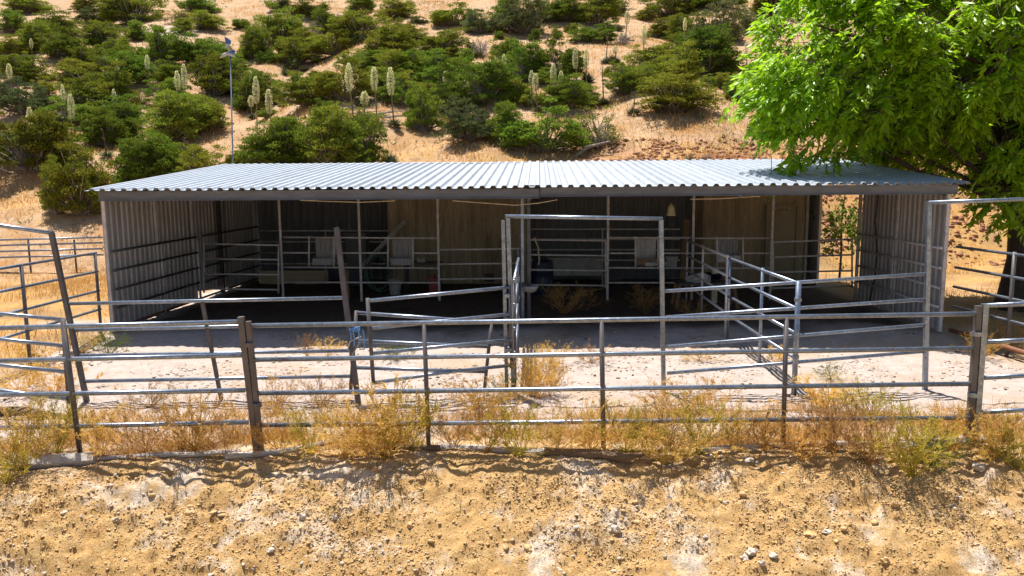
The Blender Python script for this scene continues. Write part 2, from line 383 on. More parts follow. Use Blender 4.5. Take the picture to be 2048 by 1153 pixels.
for i in range(ns_):
    dz = .004*(i % 2) + random.uniform(0, .0015); lf = random.uniform(-.028, .022) - (.03 if i >= 10 else 0); dz += random.uniform(-.003, .004) + (.014 if i >= 10 else 0)
    corr('roof_sheet', M['roof'], L(-8.15+i*sw, -.2, EAVE-.02+dz), BX, vF, nF, sw+.02, lambda u, q=lf: q, lambda u: 6.43, sw/4, .044, barn)
    corr('roof_sheet', M['roof'], L(-8.15+i*sw, RIDGE, roof_z(RIDGE)+dz-.02), BX, vR, nR, sw+.02, lambda u: .02, lambda u: 2.0, sw/4, .044, barn)
MB().box(L(.21, 2.98, EAVE+PITCH*2.98+.035), (.17, 6.2, .006), (BX, vF, nF)).build('seam_cap', M['roof'], barn)
for i in range(6):   # ridge caps, short lengths that do not quite line up
    x0 = -8.15+i*2.713; z0 = roof_z(RIDGE)+.022+.003*(i % 2)
    mb = MB(); d1 = .14
    P = [L(x0, RIDGE-d1, z0-PITCH*d1), L(x0+2.72, RIDGE-d1, z0-PITCH*d1), L(x0+2.72, RIDGE, z0+.006), L(x0, RIDGE, z0+.006), L(x0, RIDGE+d1, z0-PITCH*d1), L(x0+2.72, RIDGE+d1, z0-PITCH*d1)]
    P2 = [p-BZ*.004 for p in P]
    mb.add(P+P2, [(0, 1, 2, 3), (3, 2, 5, 4), (7, 6, 9, 8), (8, 9, 10, 11), (0, 6, 7, 1), (4, 5, 11, 10), (0, 3, 9, 6), (3, 4, 10, 9), (1, 7, 8, 2), (2, 8, 11, 5)])
    mb.build('ridge_cap', M['roof'], barn)
# fascia: two C-shaped steel beams
def cbeam(x0, x1, z0, z1, ly, mat, name):
    mb = MB(); zc = (z0+z1)/2
    mb.box(L((x0+x1)/2, ly, zc), (x1-x0, .008, z1-z0), (BX, BY, BZ))
    mb.box(L((x0+x1)/2, ly-.027, z0+.004), (x1-x0, .046, .008), (BX, BY, BZ)); mb.box(L((x0+x1)/2, ly+.03, z1-.004), (x1-x0, .05, .008), (BX, BY, BZ))
    return mb.build(name, mat, barn)
cbeam(-7.99, .375, 2.535, 2.715, -.03, M['fascia'], 'fascia_beam'); cbeam(.39, 8.0, 2.565, 2.742, -.05, M['fascia'], 'fascia_beam')
for ly in (1.9, 3.9, 5.3, 7.8):
    z1 = roof_z(ly)-.035; MB().box(L(-.02, ly, z1-.08), (15.9, .06, .15), (BX, BY, BZ)).build('purlin', M['fascia'], barn)
for lx in (-7.93, -3.9, .2, 4.1, 7.92):
    mb = MB(); mb.path([L(lx, .05, EAVE-.2), L(lx, RIDGE, roof_z(RIDGE)-.2), L(lx, 7.85, roof_z(7.85)-.2)], .045, 4, rot=math.pi/4); mb.build('rafter', M['fascia'], barn)
# side walls
def side_sheet(lx, y0, y1, zb0, zb1, mat, nsgn):
    U = BY; p0 = L(lx, y0, 0)
    zt = lambda u: roof_z(y0+u)-.06
    return corr('wall_sheet', mat, p0, U, BZ, BX*nsgn, y1-y0, lambda u: zb0+(zb1-zb0)*u/(y1-y0), zt, .2, .022, barn, phase=random.random())
side_sheet(-8.0, .02, 2.03, -.04, .0, M['wall'], 1); side_sheet(-7.996, 1.95, 3.80, .0, .03, M['wall'], 1)
side_sheet(-8.004, 3.72, 5.9, .26, .07, M['wall'], 1); side_sheet(-8.0, 5.82, 7.9, .05, .0, M['wall'], 1)
side_sheet(7.95, .02, 2.05, -.08, -.03, M['wall'], -1); side_sheet(7.954, 1.95, 3.95, -.03, -.03, M['wall'], -1)
side_sheet(7.95, 6.55, 7.88, .0, .0, M['wall'], -1)
for lx, lys in ((-7.93, (0.02, 2.0, 3.74, 7.8)), (7.88, (0.02, 2.0, 3.93, 6.5))):
    for ly in lys:
        MB().box(L(lx, ly, (roof_z(ly)-.12)/2), (.06, .06, roof_z(ly)-.12), (BX, BY, BZ)).build('wall_post', M['paint'], barn)
# dark post and downspout against the walls
MB().box(L(-7.86, 5.15, 1.38), (.09, .09, 2.7), (BX, BY, BZ)).build('wall_post', M['dark'], barn)
MB().path([L(7.84, 2.9, 2.7), L(7.83, 2.95, 1.9), L(7.82, 2.75, 1.2), L(7.82, 2.8, .7), L(7.82, 3.0, .1)], .02, 6).build('cable', M['dark'], barn)
# back wall, grey sheets in the two deep stalls, tan panels of the closed rooms stand proud
def back_sheets(lx0, lx1, ly, mat, wdt, name='back_wall_sheet'):
    n = max(1, round((lx1-lx0)/wdt)); ww = (lx1-lx0)/n
    for i in range(n):
        corr(name, mat, L(lx0+i*ww, ly+.004*(i % 2), 0), BX, BZ, -BY, ww+.01, lambda u: .0, lambda u: roof_z(ly)-.1, .23, .018, barn, phase=random.random())
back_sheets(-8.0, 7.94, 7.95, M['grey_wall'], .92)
def tan_room(px0, px1, ly):
    a = BL(px0, 500, ly)[0]; b = BL(px1, 500, ly)[0]
    n = max(1, round((b-a)/.8)); ww = (b-a)/n
    for i in range(n):
        corr('tan_wall_sheet', M['tan'], L(a+i*ww, ly+.004*(i % 2), 0), BX, BZ, -BY, ww+.01, lambda u: .03, lambda u: roof_z(ly)-.1, .27, .014, barn, phase=.3)
    for e in (a, b):
        corr('tan_wall_sheet', M['tan'], L(e, ly, 0), BY, BZ, BX*(1 if e == b else -1), 7.92-ly, lambda u: .03, lambda u: roof_z(ly)-.16, .27, .014, barn)
    return a, b
tan_room(777, 1052, 6.9); tr = tan_room(1405, 1606, 6.9)
# door with frame in the tan room on the right
a, z0 = BL(1537, 405, 6.82); b, z1 = BL(1598, 405, 6.82)
door = MB().box(L((a+b)/2, 6.86, 1.03), (b-a-.1, .04, 2.0), (BX, BY, BZ)).build('door', M['door'], barn)
mb = MB()
for x in (a, b): mb.box(L(x, 6.84, 1.06), (.09, .07, 2.12), (BX, BY, BZ))
mb.box(L((a+b)/2, 6.84, 2.16), (b-a+.09, .07, .08), (BX, BY, BZ)); fr = mb.build('door_frame', M['door'], barn)
mb = MB().lathe(L(a+.14, 6.80, 1.0), [(.0, -.03), (.03, -.02), (.035, 0), (.03, .02), (0, .03)], 8); hd = mb.build('handle', M['dark'], door)
# white trim strip right of the door and dark jamb
MB().box(L(BL(1601, 500, 6.8)[0]+.16, 6.86, 1.35), (.07, .06, 2.6), (BX, BY, BZ)).build('trim_strip', M['white'], barn)
# mid row posts from floor to roof
def JX(px): return BL(px, 560, 3.9)[0]
for px in (565, 722, 878, 1047, 1215, 1384, 1541):
    lx = JX(px); zt = roof_z(3.9)-.16
    MB().tube(L(lx, 3.9, 0), L(lx, 3.9, zt), .032, 8).build('post', M['paint'], barn)
lx = BL(1045, 520, 1.35)[0]
MB().tube(L(lx, 1.3, 0), L(lx, 1.3, roof_z(1.3)-.05), .04, 8).build('post', M['pipe'], barn)
MB().box(L(lx+.13, 1.36, 1.33), (.07, .07, 2.66), (BX, BY, BZ)).build('post', M['post'], barn)
# sagging cream conduit along the eave
for q in ([(905, 402), (960, 406), (1030, 411), (1075, 407), (1115, 400)], [(600, 401), (650, 403), (720, 405), (790, 402)], [(1380, 399), (1440, 398), (1520, 393)]):
    MB().path([B(x, y, .6) for x, y in q], .009, 6).build('conduit', M['lattice'], barn)
# bottom rail and rusty base angle along the left wall
MB().tube(L(-7.9, .1, .06), L(-7.88, 7.7, .1), .025, 6).build('base_rail', M['rusty'], barn)

# ------------------------------------------------------------------ pipe rails, panels, gates
def pipe_thing(name, label, cat, rails, posts, group=None, rail_mat='pipe', post_mat='post', r=.025, pr=.028, extra=()):
    if name in ('corral_fence', 'gate_arch'):
        posts = [(q[0], np.array(q[1])+(np.array(q[1])-np.array(q[0]))/np.linalg.norm(np.array(q[1])-np.array(q[0]))*.16, *q[2:]) for q in posts]
    allp = [np.array(p) for q in rails for p in q[:2]] + [np.array(p) for q in posts for p in q[:2]]
    base = np.mean(allp, 0); base[2] = 0
    t = thing(name, label, cat, base, group)
    for q in rails:
        MB().tube(q[0], q[1], r, 10, bend=(q[2] if len(q) > 2 else None)).build('rail', M[rail_mat], t, True)
    for q in posts:
        kind = q[2] if len(q) > 2 else 'round'; rr = q[3] if len(q) > 3 else pr
        if kind == 'round': MB().tube(q[0], q[1], rr, 10).build('post', M[post_mat], t, True)
        else: MB().path([q[0], q[1]], rr*1.32, 4, rot=math.pi/4).build('post', M[post_mat], t)
        if kind == 'round':   # weld collars where rails meet the post
            A = np.array(q[0]); D = np.array(q[1])-A
    for e in extra: e(t)
    return t
def PW(a, y): return W(a[0], a[1], y)
def px_panel(name, label, cat, y, rails, posts, **kw):
    yy = (lambda p: y) if not callable(y) else y
    rr = [(PW(a, yy(a[0])), PW(b, yy(b[0]))) + ((c[0],) if c else ()) for a, b, *c in rails]
    pp = [(PW(a, yy(a[0])+.0), PW(b, yy(b[0])), *c) for a, b, *c in posts]
    return pipe_thing(name, label, cat, rr, pp, **kw)
def clamp(pts, r=.045, mat='pipe'):
    def f(t):
        for p in pts:
            MB().tube(np.array(p)-np.array([0, 0, .022]), np.array(p)+np.array([0, 0, .022]), r, 10).build('clamp', M[mat], t)
    return f
fy = lambda px: 7.93 + (px-500)*.0001
PG = 'pipe panels of the corral fence'
px_panel('corral_fence', 'pipe fence panel with a leaning mid post, ending at the dark paired posts', 'fence panel', fy,
    [((-90, 659), (478, 644)), ((-90, 724), (484, 711)), ((-90, 792), (490, 781)), ((-90, 858), (497, 845))],
    [((126, 640), (161, 914), 'round', .027), ((482, 634), (514, 906), 'sq', .032)], group=PG)
px_panel('corral_fence', 'longest pipe fence panel running across the front between the two pairs of posts', 'fence panel', fy,
    [((498, 652), (1950, 628)), ((506, 720), (1944, 697)), ((511, 787), (1941, 768)), ((517, 851), (1936, 836))],
    [((497, 643), (523, 904), 'sq', .026), ((848, 645), (857, 884), 'round', .024), ((1203, 640), (1207, 898), 'round', .026), ((1573, 634), (1566, 892), 'round', .026), ((1957, 612), (1936, 884), 'sq', .03)],
    group=PG, extra=[clamp([W(500, 690, 7.9), W(514, 810, 7.9)], .05, 'post'), clamp([W(1953, 668, 8.05), W(1945, 790, 8.05)], .05)])
px_panel('corral_fence', 'short stretch of pipe fence panel beyond the bright paired posts by the tree trunk', 'fence panel', fy,
    [((1972, 612), (2120, 604)), ((1970, 685), (2120, 677)), ((1966, 756), (2120, 748)), ((1963, 825), (2120, 817))],
    [((1970, 608), (1950, 884), 'sq', .031), ((2112, 600), (2085, 884), 'round', .027)], group=PG, post_mat='pipe')
ym = 10.35
px_panel('gate_arch', 'tall bow gate frame whose leaning post stands before the shed corner and left pasture', 'gate frame', ym,
    [((-120, 434), (105, 467))], [((103, 466), (172, 796), 'sq', .031), ((-118, 434), (-30, 800), 'sq', .031)], group='tall bow gate frames', r=.027)
px_panel('pipe_gate', 'pipe gate hanging crooked under the tall bow frame near the dry pasture', 'gate', 9.7,
    [((-100, 618), (128, 640)), ((-100, 668), (126, 692)), ((-100, 720), (131, 744)), ((-100, 769), (134, 798))],
    [((125, 637), (138, 808), 'round', .026)])
px_panel('corral_fence', 'inner pipe panel between the leaning bow post and the tall leaning bare post', 'fence panel', ym,
    [((137, 608), (690, 596)), ((147, 661), (694, 648)), ((158, 712), (698, 702)), ((170, 763), (702, 753))],
    [((405, 606), (442, 796), 'sq', .024)], group=PG)
# leaning bare post with a dark plug for the shade in its hollow top
A = W(673, 456, 10.3); Bq = W(719, 806, 10.05)
lp = thing('leaning_post', 'tall bare square steel post leaning beside the blue twine', 'post', Bq)
MB().path([Bq-np.array([0, 0, .18]), A], .046, 4, rot=math.pi/4).build('post', M['post'], lp)
MB().path([A+np.array([0, 0, .001]), A+np.array([-.003, 0, .012])], .034, 4, rot=math.pi/4).build('dark_end_plug', M['dark'], lp)  # solid dark plug standing in for the shade inside the tube
px_panel('pipe_gate', 'loose three-rail pipe gate standing behind the open gate, tied with blue twine', 'gate', lambda p: 10.25 + (p-700)*.0011,
    [((714, 626), (982, 645)), ((714, 682), (976, 694)), ((713, 736), (971, 744))],
    [((713, 622), (701, 784), 'round', .026), ((983, 646), (969, 778), 'round', .024)])
px_panel('pipe_gate', 'four-rail pipe gate swung open and hinged on the centre arch post', 'gate', lambda p: 9.95 + (p-740)*.0021,
    [((738, 602), (1019, 575)), ((743, 657), (1019, 629)), ((747, 707), (1022, 680)), ((750, 766), (1022, 731), (0, 0, .02))],
    [((735, 597), (747, 769), 'round', .026), ((1019, 572), (1023, 736), 'round', .022)],
    extra=[clamp([W(1013, 592, 10.5), W(1014, 640, 10.5), W(1016, 700, 10.5)], .05)])
ya = 10.58
px_panel('gate_arch', 'tall bow gate frame standing in the middle of the corral with bright top beam', 'gate frame', ya,
    [((1010, 433), (1325, 438))], [((1016, 436), (1026, 752), 'sq', .03), ((1322, 440), (1327, 774), 'sq', .03), ((1006, 441), (1013, 758), 'sq', .026)], group='tall bow gate frames', r=.027, post_mat='pipe')
px_panel('corral_fence', 'inner pipe panel with tilted rails between the middle arch and the arch by the tree', 'fence panel', ya,
    [((1327, 583), (1856, 548)), ((1331, 635), (1853, 599)), ((1331, 694), (1851, 650)), ((1334, 747), (1849, 703))], [], group=PG)
px_panel('gate_arch', 'tall bow gate frame in front of the right barn wall and green tree', 'gate frame', ya,
    [((1856, 406), (2130, 396))], [((1858, 404), (1850, 770), 'sq', .03), ((2128, 396), (2112, 772), 'sq', .03)], group='tall bow gate frames', r=.027, post_mat='pipe')
# centre divider, seen end on
def line_panel(name, label, cat, P0, P1, zs, posts, group=None, **kw):
    P0 = np.array([*P0, 0.]); P1 = np.array([*P1, 0.])
    rails = [(P0+BZ*z, P1+BZ*z) for z in zs]
    pp = [(P0+(P1-P0)*t+BZ*(zs[0]+(.04 if kw.get('tall') is None else kw['tall'])), P0+(P1-P0)*t-BZ*.03, k, r) for t, k, r in posts]
    kw.pop('tall', None)
    return pipe_thing(name, label, cat, rails, pp, group=group, **kw)
line_panel('corral_fence', 'centre divider panel running straight back from the middle arch to the barn post', 'fence panel', (.03, 10.75), (.17, 15.75), (1.46, 1.12, .78, .43),
    [(.02, 'round', .024), (.45, 'round', .024), (.97, 'round', .024)], PG)
line_panel('corral_fence', 'sunlit half of the stall divider, from the bright clamped post to the barn shade', 'fence panel', (3.9, 10.45), (3.95, 14.0), (1.44, 1.09, .745, .40),
    [(0.0, 'round', .038), (.45, 'round', .026), (.99, 'round', .024)], PG, post_mat='pipe', extra=[clamp([np.array([3.9, 10.45, 1.22]), np.array([3.9, 10.45, .42])], .05)])
line_panel('corral_fence', 'shaded half of the stall divider reaching back under the barn roof', 'fence panel', (3.96, 14.1), (4.12, 18.2), (1.45, 1.10, .755, .41),
    [(0.02, 'round', .024), (.55, 'round', .024), (.98, 'round', .024)], PG, rail_mat='paint', post_mat='paint')
line_panel('corral_fence', 'pipe fence running from the left barn corner toward the camera across dry grass', 'fence panel', (-7.93, 14.75), (-8.0, 10.2), (1.555, 1.20, .83, .47),
    [(.01, 'round', .028), (.49, 'round', .03), (.97, 'round', .03)], PG, tall=.02)
MB_ = line_panel('corral_fence', 'pipe fence from the barn corner beside the tree trunk, dark rails in shade', 'fence panel', (8.2, 14.25), (8.4, 10.6), (1.6, 1.22, .86, .49),
    [(.42, 'round', .032), (.97, 'round', .032)], PG)
t = thing('base_pipe', 'rusty pipe lying on the ground below the shaded fence by the tree', 'pipe', (8.2, 14.1, .04))
MB().tube((8.17, 14.2, .05), (8.33, 10.8, .05), .045, 8).build('pipe', M['rusty'], t, True)
# rails along the two side walls
for lx, lab in ((-7.83, 'rails along the inside of the left barn wall'), (7.81, 'rails along the inside of the right barn wall')):
    s = np.sign(lx)
    rails = [(L(lx, .0, z), L(lx, 3.72, z+.02)) for z in (1.57, 1.2, .83, .47)]
    posts = [(L(lx, 3.74, 1.62), L(lx, 3.74, 0)), (L(lx, 1.95, 1.6), L(lx, 1.95, .05), 'round', .02)]
    pipe_thing('wall_rails', ('dark pipe ' + lab), 'wall rails', rails, posts, rail_mat='dark' if s < 0 else 'paint', post_mat='paint')
pipe_thing('wall_rails', 'dim pipe rails on the rear left wall behind the stall gate', 'wall rails', [(L(-7.78, 3.95, z), L(-7.75, 7.6, z+.02)) for z in (1.6, 1.22, .85, .48)],
    [(L(-7.75, 7.6, 1.66), L(-7.75, 7.6, 0))], rail_mat='dark', post_mat='paint')
# stall gates and partitions of the middle row
def row_panel(name, label, cat, px0, px1, ys0, ys1, ends, ly=3.9, gaps=None, **kw):
    rails = []
    for i, (a_, b_) in enumerate(zip(ys0, ys1)):
        segs = [(px0, px1)]
        if gaps and i in gaps: segs = gaps[i]
        for s0, s1 in segs:
            f0 = (s0-px0)/(px1-px0); f1 = (s1-px0)/(px1-px0)
            rails.append((B(s0, a_+(b_-a_)*f0, ly), B(s1, a_+(b_-a_)*f1, ly)))
    posts = []
    for px in ends:
        f = (px-px0)/(px1-px0); p = B(px, ys0[0]+(ys1[0]-ys0[0])*f - 3, ly); q = B(px, ys0[-1]+(ys1[-1]-ys0[-1])*f + (kw.get('drop', 4)), ly); posts.append((p, q))
    kw.pop('drop', None)
    return pipe_thing(name, label, cat, rails, posts, group='stall partitions inside the barn', rail_mat='paint', post_mat='paint', r=.022, pr=.022, **kw)
row_panel('stall_gate', 'four-rail stall gate nearest the left barn wall', 'gate', 406, 559, (488, 518, 548, 578), (491, 520, 550, 580), (408, 557), ly=3.75, drop=8)
row_panel('stall_partition', 'pipe partition with two board hay feeders behind the leaning post', 'partition', 567, 877, (475, 506, 535, 565, 607), (477, 507, 537, 566, 608), (618, 668, 776, 826),
    gaps={1: [(567, 618), (668, 776), (826, 877)]}, drop=-72)
row_panel('stall_partition', 'three-rail pipe partition before the tan wall left of the middle arch', 'partition', 880, 1044, (500, 529, 559, 608), (498, 527, 557, 607), (1036,))
row_panel('stall_gate', 'four-rail stall gate framed by the middle arch', 'gate', 1058, 1213, (480, 510, 540, 570), (482, 512, 542, 572), (1060, 1211))
row_panel('stall_partition', 'pipe partition with white-backed feeder behind the middle arch post', 'partition', 1217, 1383, (476, 507, 536, 566, 606), (476, 507, 537, 566, 607), (1271, 1316),
    gaps={1: [(1217, 1271), (1316, 1383)]}, drop=-70)
row_panel('stall_partition', 'pipe partition with grey feeder in front of the cream door room', 'partition', 1386, 1539, (477, 507, 537, 607), (477, 507, 537, 608), (1434, 1486),
    gaps={1: [(1386, 1434), (1486, 1539)]}, drop=-72)
row_panel('stall_gate', 'four-rail stall gate across the bright side opening', 'gate', 1543, 1706, (485, 515, 545, 577), (479, 510, 542, 572), (1546, 1704))
# rails at the back of the two deep stalls
row_panel('back_rails', 'dark rails along the back of the deep stall behind the middle arch', 'wall rails', 1062, 1360, (459, 479, 500, 521), (459, 479, 500, 521), (1205,), ly=6.5, drop=60)
row_panel('back_rails', 'dim rails along the back of the left deep stall above the lattice', 'wall rails', 520, 776, (462, 484, 506, 528), (462, 484, 506, 528), (651,), ly=6.9, drop=50)

# ------------------------------------------------------------------ things in the barn
def feeder(px0, px1, py0, py1, label, boards, tray):
    lx0, zt = BL(px0, py0, 3.95); lx1, zb = BL(px1, py1, 3.95)
    t = thing('hay_feeder', label, 'feeder', L((lx0+lx1)/2, 4.1, 0), 'board hay feeders on the stall partitions')
    nb = 4; wb = (lx1-lx0)/nb
    for i in range(nb):
        MB().box(L(lx0+wb*(i+.5), 4.32+.004*(i % 2), (zt+zb)/2), (wb-.008, .022, zt-zb-random.uniform(0, .03)), (BX, BY, BZ)).build('board', M[boards], t)
    MB().box(L((lx0+lx1)/2, 4.0, zb+.09), (lx1-lx0, .02, .16), (BX, BY, BZ)).build('tray_front', M[tray], t)
    MB().box(L((lx0+lx1)/2, 4.16, zb+.02), (lx1-lx0-.02, .3, .02), (BX, BY, BZ)).build('tray_bottom', M[tray], t)
    for x in (lx0, lx1): MB().box(L(x, 4.17, zb+.09), (.02, .3, .18), (BX, BY, BZ)).build('tray_side', M[tray], t)
feeder(622, 665, 479, 532, 'grey board hay feeder above the lattice panel', 'board', 'board')
feeder(779, 823, 479, 532, 'grey board hay feeder beside the slanting white plank', 'board', 'board')
feeder(1275, 1316, 479, 532, 'pale board hay feeder with a rusty tray and white sack on it', 'white', 'wood')
feeder(1437, 1483, 480, 526, 'grey board hay feeder in front of the tan room by the cream door', 'board', 'white')
# lattice panel
def lattice():
    p0 = B(519, 570, 7.0); t = thing('lattice_panel', 'cream lattice panel on the floor of the left deep stall', 'lattice', p0)
    x0, zb = BL(519, 571, 7.0); x1, zt = BL(656, 543, 7.0); zb = max(zb, .02); hgt = zt-zb; wd = x1-x0
    mb = MB(); k = 0
    for sgn in (1, -1):
        x = -hgt
        while x < wd:
            a0, a1 = max(0, x), min(wd, x+hgt)
            if a1-a0 > .03:
                za, zc = (a0-x, a1-x) if sgn > 0 else (hgt-(a0-x), hgt-(a1-x))
                c = L(x0+(a0+a1)/2, 7.0+.008*sgn, zb+(za+zc)/2); d = BX*(a1-a0)+BZ*(zc-za); ln = np.linalg.norm(d); d /= ln
                mb.box(c, (ln, .007, .028), (d, BY, np.cross(d, BY)))
            x += .085
    o = mb.build('lattice_strips', M['lattice'], t); o['kind'] = 'stuff'
    for z in (zb, zt): MB().box(L(x0+wd/2, 7.0, z), (wd, .03, .03), (BX, BY, BZ)).build('edge_strip', M['lattice'], t)
lattice()
def crate(name, label, cat, px0, px1, py0, py1, ly, mat, dep=.4, lid=True):
    x0, zt = BL(px0, py0, ly); x1, zb = BL(px1, py1, ly); zb = max(zb, 0.0) if py1 > 560 else zb
    t = thing(name, label, cat, L((x0+x1)/2, ly+dep/2, zb))
    h = zt-zb; wd = x1-x0
    mb = MB(); X = .94
    P = []
    for (s, z) in ((X, zb), (1, zt-.05)):
        for a_, b_ in ((-1, -1), (1, -1), (1, 1), (-1, 1)): P.append(L((x0+x1)/2+a_*wd/2*s, ly+dep/2+b_*dep/2*s, z))
    mb.add(P, [(3, 2, 1, 0), (0, 1, 5, 4), (1, 2, 6, 5), (2, 3, 7, 6), (3, 0, 4, 7), (4, 5, 6, 7)]); mb.build('body', M[mat], t)
    if lid: MB().box(L((x0+x1)/2, ly+dep/2, zt-.022), (wd+.04, dep+.04, .045), (BX, BY, BZ)).build('lid', M[mat], t)
    return t
crate('storage_cabinet', 'pale grey upright cabinet behind the left stall partition', 'cabinet', 691, 734, 466, 560, 6.3, 'grey_wall', .45)
crate('storage_tote', 'blue lidded tote on the floor beside the brown plank', 'tote', 700, 722, 540, 572, 5.9, 'blue', .4)
crate('storage_bin', 'low white chest on the floor of the stall behind the middle arch', 'chest', 1098, 1206, 516, 552, 7.1, 'white', .55)
crate('storage_bin', 'white box beside the rusty feeder tray', 'box', 1333, 1354, 514, 536, 4.6, 'white', .3)
# slanting plank
def bar(name, label, cat, p, q, wdt, thk, mat):
    t = thing(name, label, cat, np.minimum(p, q)); p = np.array(p); q = np.array(q); d = q-p; ln = np.linalg.norm(d); d /= ln
    s_ = np.cross(d, BY); s_ /= np.linalg.norm(s_)
    MB().box((p+q)/2, (ln, thk, wdt), (d, np.cross(s_, d), s_)).build('plank', M[mat], t)
bar('plank', 'long pale plank propped at a slant against the tan wall', 'plank', B(722, 535, 5.4), B(810, 443, 6.6), .11, .03, 'white')
bar('plank', 'brown plank standing upright behind the leaning bare post', 'plank', B(697, 600, 4.3), B(694, 541, 4.35), .07, .03, 'wood')
# hose coil
hc = B(760, 545, 5.2)
t = thing('garden_hose', 'dark green hose hung in loose coils behind the stall rails', 'hose', hc)
for k in range(7):
    rx, rz = random.uniform(.28, .42), random.uniform(.42, .58); ox, oz = random.uniform(-.08, .08), random.uniform(-.06, .06); dy = random.uniform(-.08, .08)
    MB().path([hc+BX*(ox+rx*math.cos(a_))+BZ*(oz+rz*math.sin(a_))+BY*(dy+.03*math.sin(3*a_)) for a_ in np.linspace(0, 2*math.pi, 25)], .011, 5).build('coil', M['hose'], t, True)
# bucket
t = thing('bucket', 'pale plastic bucket under the plank-side feeder', 'bucket', B(790, 566, 5.0))
c = np.array(t.location); c[2] = 0
MB().lathe(c, [(.13, 0), (.135, .02), (.17, .36), (.18, .365), (.18, .39), (.155, .39), (.13, .05)], 18).build('body', M['white'], t, True)
MB().path([c+BX*.17*math.cos(a_)+BZ*(.37-.12*math.sin(a_))-BY*.12 for a_ in np.linspace(0, math.pi, 9)], .006, 5).build('handle', M['dark'], t)
# bench with bits on it, red can
x0, z = BL(806, 528, 5.6); x1, _ = BL(880, 528, 5.6)
t = thing('work_bench', 'dark low bench against the tan wall beneath the feeder', 'bench', L((x0+x1)/2, 5.8, 0))
MB().box(L((x0+x1)/2, 5.8, z), (x1-x0, .5, .05), (BX, BY, BZ)).build('bench_top', M['dark'], t)
for a_ in (x0+.05, x1-.05):
    for b_ in (5.6, 6.0): MB().box(L(a_, b_, z/2-.02), (.06, .06, z-.02), (BX, BY, BZ)).build('leg', M['dark'], t)
t = thing('fuel_can', 'red fuel can beside the bench and barn post', 'can', B(868, 566, 5.3)); c = np.array(t.location)
c[2] = 0; MB().box(c+BZ*.2, (.24, .16, .4), (BX, BY, BZ)).build('body', M['redp'], t); MB().tube(c+BZ*.4, c+BZ*.5+BX*.06, .025, 8).build('spout', M['redp'], t)
MB().path([c+BX*(-.09)+BZ*.4, c-BX*.07+BZ*.47, c+BX*.0+BZ*.47, c+BX*.02+BZ*.4], .012, 6).build('handle', M['redp'], t)
for px, lab in ((838, 'small white jar on the dark bench'), (846, 'squat pale tub on the dark bench near the red can')):
    p = B(px, 527, 5.7); t = thing('jar', lab, 'jar', p); MB().lathe(p, [(.05, 0), (.06, .02), (.06, .12), (.045, .15), (.05, .15), (.05, .18)], 12).build('body', M['white'], t, True)
# blue barrel
p = B(1085, 570, 5.0); p[2] = 0; t = thing('barrel', 'dark blue plastic barrel near the stall gate', 'barrel', p)
MB().lathe(p, [(.24, 0), (.27, .05), (.28, .28), (.295, .3), (.28, .33), (.28, .58), (.295, .6), (.28, .63), (.27, .83), (.24, .88), (.05, .88)], 20).build('body', M['blue'], t, True)
# hanging lamp shade
p = B(1342, 432, 3.2); t = thing('hanging_lamp', 'pale bell-shaped lamp hanging under the barn roof', 'lamp', p)
MB().lathe(p, [(.11, 0), (.10, .03), (.085, .12), (.075, .2), (.05, .24), (.02, .25), (.02, .28)], 16).build('lamp_shade', M['straw'], t, True)
MB().tube(p+BZ*.28, np.array([p[0], p[1], roof_z(3.2)-.05]), .006, 5).build('cord', M['dark'], t)
# waterer on the centre post
p = B(1060, 577, 1.2); t = thing('waterer', 'rounded white bowl waterer fixed to the centre barn post', 'waterer', p)
mb = MB(); mb.lathe(p, [(.05, -.09), (.13, -.06), (.17, .02), (.175, .05), (.15, .055), (.12, .0), (.03, -.03)], 18); mb.build('bowl', M['white'], t, True)
MB().box(p+BX*(-.12)+BZ*.07, (.10, .2, .07), (BX, BY, BZ)).build('float_cover', M['blue'], t)
# sawhorse table with a sack, barrel stub and wooden post
p = B(1398, 640, 3.0); t = thing('sawhorse_table', 'makeshift table on orange wooden legs under the barn roof', 'table', (p[0], p[1], 0))
x0, z = BL(1352, 566, 3.0); x1, _ = BL(1470, 566, 3.0)
MB().box(L((x0+x1)/2, 3.0, z), (x1-x0, .6, .04), (BX, BY, BZ)).build('table_top', M['dark'], t)
for a_ in (x0+.05, x1-.08):
    for b_ in (2.78, 3.22):
        MB().path([L(a_+(.0 if a_ < x0+.2 else .0), b_, z-.02), L(a_+(-.08 if a_ < x0+.2 else .08), b_+(b_-3.0)*.35, 0)], .04, 4).build('leg', M['wood'], t)
p = B(1398, 560, 3.0); p[2] = z+.02; t = thing('sack', 'crumpled pale sack heaped on the makeshift table', 'sack', p)
def blob(c, rx, ry, rz, seed, amp=.25, sub=2):
    import bmesh
    bm = bmesh.new(); bmesh.ops.create_icosphere(bm, subdivisions=sub, radius=1)
    r_ = random.Random(seed); ph = [r_.uniform(0, 6) for _ in range(6)]
    V = []
    for v in bm.verts:
        q = np.array(v.co); k = 1+amp*(math.sin(3*q[0]+ph[0])*math.sin(4*q[1]+ph[1])+.6*math.sin(7*q[2]+ph[2]+3*q[0])+.35*math.sin(11*q[1]+ph[3]+5*q[2]))
        q = q*k; q[2] = max(q[2], -.55); V.append(np.array(c)+q*np.array([rx, ry, rz])+np.array([0, 0, .55*rz]))
    F = [tuple(v.index for v in f.verts) for f in bm.faces]; bm.free(); mb = MB(); mb.add(V, F); return mb
blob(p, .26, .2, .13, 3).build('bag', M['white'], t)
p = B(1333, 532, 3.95); t = thing('sack', 'small white sack lying on the rusty feeder tray', 'sack', p-BX*.25); blob(p-BX*.25, .24, .14, .08, 8).build('bag', M['white'], t)
p = B(1427, 628, 3.4); p[2] = 0; t = thing('wooden_post', 'short tan wooden post standing beside the stall divider', 'post', p)
